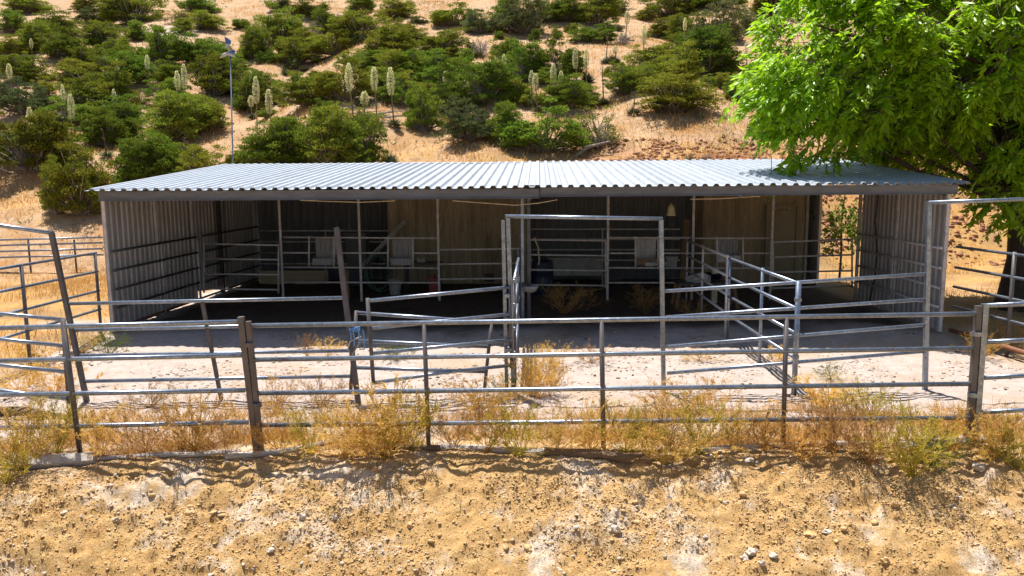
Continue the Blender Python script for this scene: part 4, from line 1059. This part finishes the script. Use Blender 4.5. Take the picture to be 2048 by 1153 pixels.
for i, (px, py, ty, pl, lab) in enumerate(YUC):
    py2 = py+(.42*(py-ty) if pl else .15*(py-ty)); q = hit(px, py2); h = (py2-ty)*q[1]/FPX; q[2] = TZ(q[0], q[1])
    t = thing('yucca', lab, 'yucca', q, 'yuccas on the hillside')
    lean = np.array([random.uniform(-.10, .10)*h, 0, 0]); hs = h*(.62 if pl else 1.0); zero = np.zeros(3)
    mb = MB(); o = np.array(q); mb.path([o, o+lean*.4+BZ*h*.5, o+lean+BZ*h*(.97 if pl else 1)], [.035, .03, .014], 6); mb.build('stalk', M['stalk' if pl else 'deadstalk'], t)
    ro = link('leaves', ROS[i % 2], t); s_ = random.uniform(.9, 1.3); ro.scale = (s_, s_, s_*.8)
    if pl:
        p = link('flower_plume', PLUME[i % 3], t); ph = h*random.uniform(.38, .5); wscale = random.uniform(1.0, 1.65)
        p.location = tuple(lean*.6+BZ*(h-ph)); p.scale = (wscale, wscale, ph); p.rotation_euler = (0, 0, random.uniform(0, 6))
    else:
        mb = MB()
        for k in range(9):
            z = h*random.uniform(.6, .98); a_ = random.uniform(0, 6.28); mb.tube(o+lean*z/h+BZ*z, o+lean*z/h+BZ*(z+.12)+np.array([math.cos(a_), math.sin(a_), 0])*random.uniform(.1, .24), .012, 4, .005)
        mb.build('side_twigs', M['deadstalk'], t)
# pile of fallen stalks
q = hit(762, 243); t = thing('fallen_stalks', 'pile of fallen bleached yucca stalks below the short plume', 'dead wood', q)
for k in range(12):
    a_ = random.uniform(-.5, .6); ln = random.uniform(.8, 1.8); o = q+np.array([random.uniform(-.9, .9), random.uniform(-.4, .4), .12+random.uniform(0, .25)])
    MB().tube(o-np.array([ln/2, 0, 0])*math.cos(a_), o+np.array([ln/2*math.cos(a_), ln/2*math.sin(a_), ln*.1]), .03, 5, .015).build('stalk', M['twig'], t)
q = hit(1188, 312); t = thing('bare_limb', 'thick bare limb leaning from the ground into the ragged juniper', 'dead wood', q)
MB().path([q-np.array([.9, .3, .1]), q+np.array([-.3, -.2, .35]), q+np.array([.3, -.1, .5]), q+np.array([.7, 0, .6])], [.08, .07, .05, .03], 7).build('limb', M['twig'], t, True)

# ------------------------------------------------------------------ the big green tree
tb = np.array([11.15, 16.9, 0.0]); tb[2] = TZ(tb[0], tb[1])
tree = thing('shade_tree', 'large bright green shade tree overhanging the right end of the barn roof', 'tree', tb)
mb = MB(); tr_pts = [tb+np.array(q_) for q_ in ((-.02, -.02, -.1), (.0, 0, .25), (.1, .02, 1.1), (.08, .1, 2.0), (-.25, .2, 3.0), (-.45, .3, 3.9), (-.5, .3, 5.2))]
mb.path(tr_pts, [.52, .40, .34, .31, .25, .2, .12], 12); mb.build('trunk', M['bark'], tree, True)
LOBES = [((9.0, 16.9, 5.75), (3.3, 2.6, 2.0)), ((12.6, 17.2, 6.1), (3.9, 3.0, 2.7)), ((6.55, 16.4, 4.75), (1.75, 1.7, 1.15)), ((7.3, 16.6, 5.9), (2.0, 1.9, 1.4)), ((10.4, 16.8, 4.75), (2.6, 2.0, 1.0)), ((13.6, 16.2, 4.2), (2.6, 2.0, 1.5)), ((11, 17.2, 7.6), (3.2, 2.6, 1.5)), ((13.2, 15.9, 3.75), (2.4, 1.5, 1.35)), ((10.7, 17.9, 3.45), (2.0, 1.2, .85)), ((9.6, 18.3, 4.1), (2.2, 1.3, .8)), ((10.5, 16.3, 3.35), (1.4, 1.0, .75)), ((13.2, 16.4, 5.4), (2.6, 2.4, 1.8))]
limb_ends = []
for (c, r) in LOBES:
    c = np.array(c); r = np.array(r)
    for k in range(7):
        d = unit(rng.normal(size=3)); limb_ends.append(c+d*r*rng.uniform(.35, .8))
for e in limb_ends:
    s = tr_pts[rng.integers(3, 7)]; m_ = (s+e)/2+np.array([0, 0, -.25+rng.random()*.4])
    MB().path([s, s+(m_-s)*.5+np.array([0, 0, .12]), m_, e], [.065, .05, .035, .014], 6).build('limb', M['bark'], tree, True)
def in_lobes(P):
    best = np.full(len(P), 9.0)
    for c, r in LOBES: best = np.minimum(best, np.sum(((P-np.array(c))/np.array(r))**2, 1))
    return best
P = rng.uniform([4.4, 13.9, 2.7], [17, 20.4, 9.2], size=(120000, 3)); f = in_lobes(P)
def n3(P, s, seed): return vnoise(P[:, 0]/s+3.1*P[:, 2]/s*.37, P[:, 1]/s+P[:, 2]/s, seed)+vnoise(P[:, 2]/s*1.1+7, P[:, 0]/s*.8-P[:, 1]/s*.5, seed+3)
nz = n3(P, .7, 5)
keep = (f < 1.0) & (rng.random(len(P)) < np.clip(.14+.9*f**1.5, 0, 1)) & (nz > -.11+.12*(1-f))
P = P[keep][:13000]
# hanging sprays placed where branches reach out
extra = [(6.0, 16.0, 3.32), (6.4, 16.1, 3.45), (5.75, 16.0, 3.25), (6.9, 16.2, 3.5), (5.3, 16.4, 4.3), (5.0, 16.4, 4.5), (5.6, 16.3, 4.2), (9.6, 15.6, 2.5), (9.9, 15.6, 2.35), (9.8, 15.5, 2.1), (10.1, 15.7, 2.5), (10.5, 15.9, 2.7), (11.0, 15.9, 2.9), (11.5, 15.6, 2.7), (11.4, 16.2, 3.1)]
P = np.concatenate([P]+[np.array(e)+rng.normal(size=(9, 3))*np.array([.18, .2, .12]) for e in extra])
ns2 = len(P); ctr = np.array([10.5, 17, 5.4])
out = unit((P-ctr)*np.array([.25, .25, .15])+rng.normal(size=(ns2, 3))*.9); ax = unit(out*np.array([1, 1, .6])+np.array([0, 0, -.25]))
parts = []; k = 11; tw_len = rng.uniform(.24, .44, ns2)
for j in range(k):
    tt = (j+1)/k; sgn = 1 if j % 2 else -1
    pos = P+ax*(tw_len*tt)[:, None]+np.array([0, 0, -.16])*tt*tt
    side = unit(np.cross(ax, np.array([0, 0, 1.])))*sgn
    D = unit(side*(1.0-.55*tt)+ax*(.55+.5*tt)+np.array([0, 0, -.5])+rng.normal(size=(ns2, 3))*.28)
    S = unit(np.cross(D, np.array([0, 0, 1.])+rng.normal(size=(ns2, 3))*.55))
    parts.append(quads(pos, D, S, rng.uniform(.13, .24, ns2), rng.uniform(.052, .085, ns2), .25))
me = mesh_mixed('tree_crown', parts, M['tree']); me.transform(Matrix.Translation(-Vector(tree.location)))
link('crown', me, tree)
A = P; Bp = P+ax*tw_len[:, None]+np.array([0, 0, -.14])
me = mesh_mixed('tree_twigs', [segs(A-out*.3, A, .009, .006), segs(A, Bp, .006, .002)], M['bark']); me.transform(Matrix.Translation(-Vector(tree.location))); link('twigs', me, tree)
# sapling seen through the side opening
q = G(1678, 566); q = q*1.0; sp = thing('sapling', 'young green sapling seen through the side opening of the barn', 'tree', (q[0], q[1], TZ(q[0], q[1])))
o = np.array(sp.location); MB().path([o, o+np.array([.02, 0, .8]), o+np.array([-.02, 0, 1.6]), o+np.array([.05, 0, 2.5])], [.035, .03, .025, .012], 7).build('trunk', M['bark'], sp)
Pn = o+np.array([.05, 0, 1.5])+rng.normal(size=(80, 3))*np.array([.34, .34, .34]); Pn = Pn[(np.abs(Pn[:, 0]-o[0]) < .9)]
parts = []
for j in range(8):
    dd = unit(rng.normal(size=(len(Pn), 3))*.7+np.array([0, 0, -.5])+(Pn-o)*np.array([1.2, 1.2, 0])); parts.append(quads(Pn+rng.normal(size=Pn.shape)*.06, dd, unit(np.cross(dd, rng.normal(size=Pn.shape))), rng.uniform(.12, .2, len(Pn)), rng.uniform(.05, .075, len(Pn))))
me = mesh_mixed('sapling_crown', parts, M['sapling']); me.transform(Matrix.Translation(-Vector(sp.location))); link('crown', me, sp)

# ------------------------------------------------------------------ weeds
def weed_mesh(seed, mat, n0=20, upright=.7, fine=7, leafy=1.0):
    """unit weed: 1 wide, 1 high; wiry stems that fork twice, seed specks at the tips"""
    r_ = np.random.default_rng(seed); P = []
    a0 = np.zeros((n0, 3)); a0[:, :2] = r_.normal(size=(n0, 2))*.03
    d = unit(np.stack([r_.normal(size=n0)*.62, r_.normal(size=n0)*.62, np.full(n0, upright)+r_.random(n0)*.35], 1))
    A = a0; stems = []; rad = .0058
    for s in range(4):
        d = unit(d+r_.normal(size=(n0, 3))*.16+np.array([0, 0, .05])); Bp = A+d*r_.uniform(.16, .26, (n0, 1)); Bp[:, 2] = np.maximum(Bp[:, 2], .02)
        P.append(segs(A, Bp, rad, rad*.75)); rad *= .75; stems.append((A, Bp, d)); A = Bp
    sA = np.concatenate([s[0] for s in stems[1:]]); sB = np.concatenate([s[1] for s in stems[1:]]); sD = np.concatenate([s[2] for s in stems[1:]])
    n1 = n0*fine; k = r_.integers(len(sA), size=n1); b0 = sA[k]+(sB[k]-sA[k])*r_.random((n1, 1)); d1 = unit(sD[k]+r_.normal(size=(n1, 3))*.6+np.array([0, 0, .2]))
    b1 = b0+d1*r_.uniform(.10, .22, (n1, 1)); P.append(segs(b0, b1, .003, .002))
    n2 = n1*6; k = r_.integers(n1, size=n2); c0 = b0[k]+(b1[k]-b0[k])*r_.uniform(.25, 1, (n2, 1)); d2 = unit(d1[k]+r_.normal(size=(n2, 3))*.7+np.array([0, 0, .25])); c1 = c0+d2*r_.uniform(.03, .09, (n2, 1))
    P.append(segs(c0, c1, .0022, .0014))
    nl = int(n2*2.4*leafy); k = r_.integers(n2, size=nl); e = c0[k]+(c1[k]-c0[k])*r_.random((nl, 1)); dl = unit(d2[k]+r_.normal(size=(nl, 3))*.8)
    P.append(quads(e, dl, unit(np.cross(dl, r_.normal(size=(nl, 3)))), r_.uniform(.016, .038, nl), r_.uniform(.007, .015, nl)))
    V, _ = merge(P); wid = np.percentile(np.abs(V[:, :2]), 97)*2; hg = np.percentile(V[:, 2], 98)
    P = [(v*np.array([1/wid, 1/wid, 1/hg]), f_) for v, f_ in P]
    return mesh_mixed('weed_stems', P, M[mat])
WM = {}
def weed(px, py, wpx, hpx, mat, label, y=None, name='dry_weed', group='dry weeds along the corral fence', z=0.0, dense=20):
    q = G(px, py, z); q[2] = TZ(q[0], q[1]); dist = q[1]
    key = (mat, random.randrange(3), dense)
    if key not in WM: WM[key] = weed_mesh(sum(map(ord, mat))*7+key[1]*13+dense, mat, dense, leafy=.25 if mat == 'brown' else 1.0)
    t = thing(name, label, 'weed', q, group); s = wpx*dist/FPX*1.22; t.scale = (s, s*.8, hpx*dist/FPX*.8); t.rotation_euler = (0, 0, random.uniform(0, 6.28))
    link('stems', WM[key], t)
WEEDS = [
(52,962,170,165,'gold','golden weed at the bottom left spilling over the broad grey beam'),
(118,930,130,150,'olive','olive weed against the leaning mid post at the left'),
(205,912,120,120,'gold','thin golden weed just right of the leaning mid post'),
(15,985,110,120,'olive','low olive weed in the left corner below the beam'),
(290,905,130,120,'brown','wiry brown weed left of the big tumbleweed before the paired posts'),
(385,905,170,150,'rust','reddish domed tumbleweed left of the dark paired posts'),
(455,908,90,110,'brown','thin brown weed touching the dark paired posts'),
(560,905,110,110,'rust','rust weed just right of the dark paired posts'),
(618,905,120,120,'olive','green-tinged weed halfway between paired posts and big golden weed'),
(690,912,120,130,'gold','golden weed beside the biggest golden clump'),
(775,935,210,185,'gold','biggest golden weed clump hanging over the bank, left of centre'),
(830,925,120,150,'olive','olive weed leaning on the short fence post'),
(735,925,120,110,'rust','rust-coloured low weed under the biggest golden clump'),
(905,900,100,90,'brown','wiry brown weed behind the bleached pole'),
(975,905,110,120,'rust','rust weed left of the dark green-based clump'),
(1040,930,140,140,'olive','olive weed with a dark foot reaching below the fence at centre'),
(1115,905,110,110,'gold','golden weed left of the centre fence post'),
(1180,905,110,130,'gold','golden weed at the foot of the centre fence post'),
(1250,905,120,130,'olive','olive weed right of the centre fence post'),
(1330,912,150,140,'gold','broad golden weed over the rotten brown log'),
(1400,905,130,150,'olive','green-gold weed between rotten log and straight pole'),
(1470,900,120,120,'gold','golden weed behind the straight weathered pole'),
(1530,905,100,110,'rust','rust weed left of the fence post nearest the divider'),
(1605,935,120,95,'rust','small rust weed in front of the fence post on the bank lip'),
(1665,925,150,150,'brown','dark wiry weed before the straight pole, left of the green one'),
(1735,935,160,165,'brown','tall brown wiry weed beside the big green weed'),
(1825,948,160,175,'olive','big olive-green weed on the bank near the bright paired posts'),
(1868,935,110,110,'green','bright green low weed below the big olive one'),
(1905,895,100,120,'gold','golden weed behind the bright paired posts'),
(1985,905,130,130,'gold','golden weed right of the bright paired posts'),
(2035,915,110,140,'olive','olive weed at the right edge of the fence'),
(1650,800,150,85,'gold','golden weed under the divider foot'),
(1745,830,130,90,'olive','olive weed inside the fence below the tilted panel'),
(1420,810,130,85,'rust','rust weed inside the fence at the middle arch post'),
(1330,815,120,80,'rust','reddish weed at the foot of the middle arch post'),
(1075,782,80,125,'gold','tall golden weed at the foot of the centre divider'),
(1056,776,95,115,'gold','bushy golden weed just left of the tallest one at the divider'),
(1098,778,60,95,'rust','rusty weed just right of the tallest one at the divider'),
(1012,785,60,70,'green','green weed at the foot of the double arch posts'),
(965,825,150,90,'rust','rust weed under the open gate shadows'),
(1110,720,70,60,'gold','dry weed on the shade edge next to the tall golden one'),
(1180,712,90,45,'brown','pale wispy weed on the shade edge right of the divider'),
(655,705,60,45,'gold','small golden weed on the shade edge left of the twine'),
(614,702,36,60,'brown','single dry stalk weed on the shade edge'),
(790,706,75,45,'green','fresh green weed on the shade edge behind the open gate'),
(1660,746,55,38,'green','small green tuft alone on pale ground by the divider'),
(1555,712,70,40,'gold','dry wisp at the divider mid post'),
(1400,708,70,30,'gold','low dry weed on the shade edge at the arch post'),
(1125,628,110,75,'brown','bare tumbleweed inside the barn under the middle arch'),
(1290,628,100,72,'brown','bare tumbleweed inside the barn left of the makeshift table'),
(1385,640,60,55,'brown','small tumbleweed by the makeshift table'),
(215,700,80,65,'green','yellow-green weed at the left barn corner'),
(165,695,80,60,'gold','golden weed by the leaning bow post'),
(110,775,130,80,'rust','rust grass clump inside the left gate'),
(40,770,120,85,'gold','golden grass clump at the left edge below the gate'),
(60,720,110,60,'gold','golden clump under the side fence'),
(640,800,110,80,'brown','wispy brown weed left of the leaning post foot'),
(560,815,110,85,'rust','wispy rust weed behind the paired posts'),
(300,800,110,60,'brown','faint wispy weed behind the inner panel'),
(2025,690,80,70,'brown','dry brown weed below the shaded fence by the trunk'),
(1960,700,80,60,'rust','rust weed at the barn corner by the tree'),
]
for (px, py, a_, b_, mt, lab) in WEEDS:
    weed(px, py, a_, b_, mt, lab, z=(-.12 if py > 920 else 0), dense=38 if a_ > 140 else 26)

# ------------------------------------------------------------------ stuff: grass, clods, chips, stones
def scatter_blades(name, XY, h, wd, mat, spread=.35, lay=0.0):
    n = len(XY); z = terrain(XY[:, 0], XY[:, 1]); Cn = np.column_stack([XY, z-.01])
    D = unit(np.column_stack([rng.normal(size=(n, 2))*(spread+lay), np.ones(n)])); S = unit(np.cross(D, rng.normal(size=(n, 3))))
    return tag(link(name, mesh_np(name, *quads(Cn, D, S, h, wd, .1), M[mat])), kind='stuff')
def clumped(n, x0, x1, y0, y1, fn):
    X = rng.uniform(x0, x1, n*6); Y = rng.uniform(y0, y1, n*6); k = rng.random(n*6) < fn(X, Y); X, Y = X[k][:n], Y[k][:n]; return np.column_stack([X, Y])
# low dry grass at the fence foot
XY = clumped(34000, -6.2, 6.4, 7.75, 10.4, lambda X, Y: np.clip(.3+1.5*fbm(X/.5, Y/.35, 91, 3), 0, 1)*np.exp(-((Y-8.4)/.85)**2)*smooth((Y-crest(X)+.05)/.15))
scatter_blades('dry_grass', XY, rng.uniform(.04, .20, len(XY)), rng.uniform(.004, .009, len(XY)), 'drygrass', .8)
# pasture left of the barn and right by the tree
XY = clumped(26000, -22, -7.9, 9.5, 34, lambda X, Y: np.clip(.35+1.3*fbm(X/1.2, Y/1.2, 92, 3), 0, 1)*(1-smooth(1.25-np.hypot((X+9.3)/1.6, (Y-15.6)/.9))))
scatter_blades('dry_grass', XY, rng.uniform(.08, .32, len(XY)), rng.uniform(.008, .02, len(XY)), 'drygrass', .5)
XY = clumped(7000, 8.6, 18, 13, 27, lambda X, Y: np.clip(.1+1.3*fbm(X/1.2, Y/1.2, 93, 3), 0, 1))
scatter_blades('dry_grass', XY, rng.uniform(.06, .26, len(XY)), rng.uniform(.008, .018, len(XY)), 'drygrass', .5)
# hillside grass: thick orange band above the roof, thinner farther up
def hillgrass(X, Y):
    mL, s, v = zones(X, Y); u = Y-s; f = fbm(X/2.2, Y/2.2, 94, 3)
    return np.clip((.55*np.exp(-((u-9)/6)**2)+.16)+1.1*f, 0, 1)*smooth(u/2)*(.35+.65*(np.abs(X) < 30))
XY = clumped(60000, -46, 40, 27, 90, hillgrass)
scatter_blades('dry_grass', XY, rng.uniform(.10, .38, len(XY)), rng.uniform(.015, .045, len(XY)), 'drygrass', .55)
XY = clumped(5000, -7.5, 8.0, 9.2, 13.8, lambda X, Y: np.clip(-.25+1.7*fbm(X/.8, Y/.5, 104, 3), 0, 1))
scatter_blades('dry_grass', XY, rng.uniform(.03, .12, len(XY)), rng.uniform(.003, .007, len(XY)), 'drygrass', 1.0)
# small scrub scattered over the slope
XY = clumped(15000, -50, 40, 34, 100, lambda X, Y: np.clip(-.05+1.4*fbm(X/1.3, Y/1.3, 95, 3), 0, 1))
scatter_blades('low_scrub', XY, rng.uniform(.12, .35, len(XY)), rng.uniform(.03, .09, len(XY)), 'greyjun', .8)

def octa(name, XY, size, mat, flat, sink):
    n = len(XY); V = np.array([(1, 0, 0), (0, 1, 0), (-1, 0, 0), (0, -1, 0), (0, 0, 1), (0, 0, -1.)])[None]*rng.uniform(.55, 1.3, (n, 6, 1))+rng.normal(size=(n, 6, 3))*.22
    V = V*rng.uniform([.8, .6, flat*.7], [1.4, 1.0, flat*1.3], (n, 3))[:, None, :]; a_ = rng.uniform(0, 6.28, n)[:, None]; c, s = np.cos(a_), np.sin(a_)
    V = np.stack([V[..., 0]*c-V[..., 1]*s, V[..., 0]*s+V[..., 1]*c, V[..., 2]], -1)*size[:, None, None]
    V[..., :2] += XY[:, None, :]; V[..., 2] += (terrain(XY[:, 0], XY[:, 1])+size*flat*.05)[:, None]
    F = np.array([(0, 1, 4), (1, 2, 4), (2, 3, 4), (3, 0, 4), (1, 0, 5), (2, 1, 5), (3, 2, 5), (0, 3, 5)])[None]+(np.arange(n)*6)[:, None, None]
    return tag(link(name, mesh_np(name, V, F.reshape(-1, 3), M[mat])), kind='stuff')
def pebbles(name, XY, size, mat, flat=.6, sink=.25):
    """irregular stones joined into one mesh"""
    if size.mean() < .014: return octa(name, XY, size, mat, flat, sink)
    ico = np.array([(0, 0, -1), (.72, -.53, -.45), (-.28, -.85, -.45), (-.89, 0, -.45), (-.28, .85, -.45), (.72, .53, -.45), (.28, -.85, .45), (-.72, -.53, .45), (-.72, .53, .45), (.28, .85, .45), (.89, 0, .45), (0, 0, 1)])
    fc = np.array([(0, 2, 1), (1, 5, 0), (0, 3, 2), (0, 4, 3), (0, 5, 4), (1, 10, 5), (2, 6, 1), (3, 7, 2), (4, 8, 3), (5, 9, 4), (1, 6, 10), (2, 7, 6), (3, 8, 7), (4, 9, 8), (5, 10, 9), (6, 11, 10), (7, 11, 6), (8, 11, 7), (9, 11, 8), (10, 11, 9)])
    fc = fc[:, ::-1]
    n = len(XY); V = ico[None]*rng.uniform(.55, 1.2, (n, 12, 1)); V = V*rng.uniform([.8, .6, flat*.6], [1.3, 1.0, flat*1.2], (n, 3))[:, None, :]
    a_ = rng.uniform(0, 6.28, n); c, s = np.cos(a_), np.sin(a_); X = V[..., 0]*c[:, None]-V[..., 1]*s[:, None]; Y = V[..., 0]*s[:, None]+V[..., 1]*c[:, None]
    V = np.stack([X, Y, V[..., 2]], -1)*size[:, None, None]
    V[..., 0] += XY[:, 0:1]; V[..., 1] += XY[:, 1:2]; V[..., 2] += (terrain(XY[:, 0], XY[:, 1])+size*flat*(1-2*sink)*.5)[:, None]
    F = (fc[None]+(np.arange(n)*12)[:, None, None]).reshape(-1, 3)
    return tag(link(name, mesh_np(name, V, F, M[mat])), kind='stuff')
XY = clumped(100000, -5.4, 5.4, 5.9, 8.1, lambda X, Y: np.clip(.5+1.2*fbm(X/.5, Y/.5, 96, 3), 0, 1)*smooth((crest(X)+.1-Y)/.2))
pebbles('soil_clods', XY, .004+.017*rng.random(len(XY))**7, 'clod', .55)
XY = clumped(380, -5.4, 5.4, 5.9, 7.9, lambda X, Y: np.clip(-.45+2.6*fbm(X/.6, Y/.4, 103, 3), 0, 1))
pebbles('crust_lumps', XY, .014+.034*rng.random(len(XY))**2.2, 'clod', .55)
XY = clumped(1000, -5.6, 5.6, 5.5, 8.0, lambda X, Y: np.clip(-.25+2.2*fbm(X/.55, Y/.55, 97, 3), 0, 1))
pebbles('pale_gravel', XY, .009+.02*rng.random(len(XY))**2, 'rock', .75)
XY = clumped(11000, -8, 8.4, 8.2, 14.6, lambda X, Y: np.clip(.2+1.5*fbm(X/.9, Y/.5, 98, 3), 0, 1))
pebbles('earth_chips', XY, .007+.036*rng.random(len(XY))**4, 'chip', .3)
XY = clumped(5200, -3, 17, 25.5, 35, lambda X, Y: smooth((X-1)/4)*np.clip(.3+1.2*fbm(X/1.1, Y/1.1, 99, 3), 0, 1))
pebbles('red_rubble', XY, .03+.12*rng.random(len(XY))**3, 'redrock', .7)
XY = clumped(900, -8, 8, 9.5, 14.5, lambda X, Y: np.clip(-.3+2.0*fbm(X/1.1, Y/.8, 105, 3), 0, 1))
pebbles('dung_crumbs', XY, .01+.03*rng.random(len(XY))**2, 'brownlog', .5)
# straw-like dead stems lying on the bank
XY = clumped(16000, -5.6, 5.6, 5.6, 8.0, lambda X, Y: np.clip(.25+1.3*fbm(X/.6, Y/.6, 101, 3), 0, 1))
scatter_blades('dead_straw', XY, rng.uniform(.02, .09, len(XY)), rng.uniform(.002, .005, len(XY)), 'drygrass', 2.2)

# larger stones and lumps one can pick out on the bank
STONES = [
(314,931,26,14,'brownish lump of earth lying just below the thin bleached pole','clod'),
(537,919,20,9,'flat dark lump below the foot of the dark paired posts','clod'),
(1232,1062,22,16,'white-topped stone with a dark hollow under it, bank centre right','rock'),
(1226,1046,16,12,'smaller pale stone just above the white-topped one','rock'),
(822,1052,18,13,'brown clod beside a dark pit on the bank left of centre','clod'),
(232,1042,16,10,'pale stone on the upper left bank beside a dark scoop','rock'),
(130,1027,14,9,'white stone at the head of the dark scoop, far left bank','rock'),
(604,1037,16,14,'white stone in the crumbly pale cluster left of the centre','rock'),
(670,1038,13,11,'pale stone on the outer side of the crumbly cluster','rock'),
(484,1043,13,10,'lone white pebble midway down the left bank','rock'),
(1338,997,17,10,'pale stone under the crest below the rotten log','rock'),
(1453,1008,14,9,'white stone alone below the straight weathered pole','rock'),
(1411,1077,12,9,'round white pebble low on the bank right of centre','rock'),
(1497,922,22,9,'flat pale stone lying on the crest by the straight pole','rock'),
(1504,1108,24,15,'largest white stone of the low cluster at the bottom right','rock'),
(1488,1120,18,13,'white stone lower left in the bottom right cluster','rock'),
(1546,1115,18,12,'white stone at the right of the bottom right cluster','rock'),
(1524,1130,16,12,'lowest white stone in the bottom right cluster','rock'),
(1655,1066,18,10,'pale lump on the long scarp at the right bank','rock'),
(1620,1070,24,11,'brown clod on the long scarp at the right bank','clod'),
(1770,1124,18,14,'brown stone near the bottom edge at the right','clod'),
(1790,1010,20,12,'pale clod on the right bank below the big olive weed','clod'),
(1960,935,30,12,'pale flat stone on the crest near the right edge','rock'),
(445,1140,16,11,'white stone at the bottom edge left of centre','rock'),
(540,1105,15,10,'pale pebble low on the left bank','rock'),
]
for i, (px, py, a_, b_, lab, mt) in enumerate(STONES):
    ys = np.arange(5.2, 9, .01); d = ray(px, py); tt = ys/d[1]; kz = np.nonzero(CAMZ+d[2]*tt <= terrain(d[0]*tt, ys))[0]; k0 = kz[0] if len(kz) else -1
    p = np.array([d[0]*tt[k0], ys[k0], 0]); p[2] = TZ(p[0], p[1]); s = a_*p[1]/FPX/2
    t = thing('stone', lab, 'stone', p, 'stones on the soil bank')
    blob(p-np.array([0, 0, s*.25]), s, s*.85, max(b_/a_, .45)*s*1.1, 40+i, .32, 2).build('stone', M[mt], t)
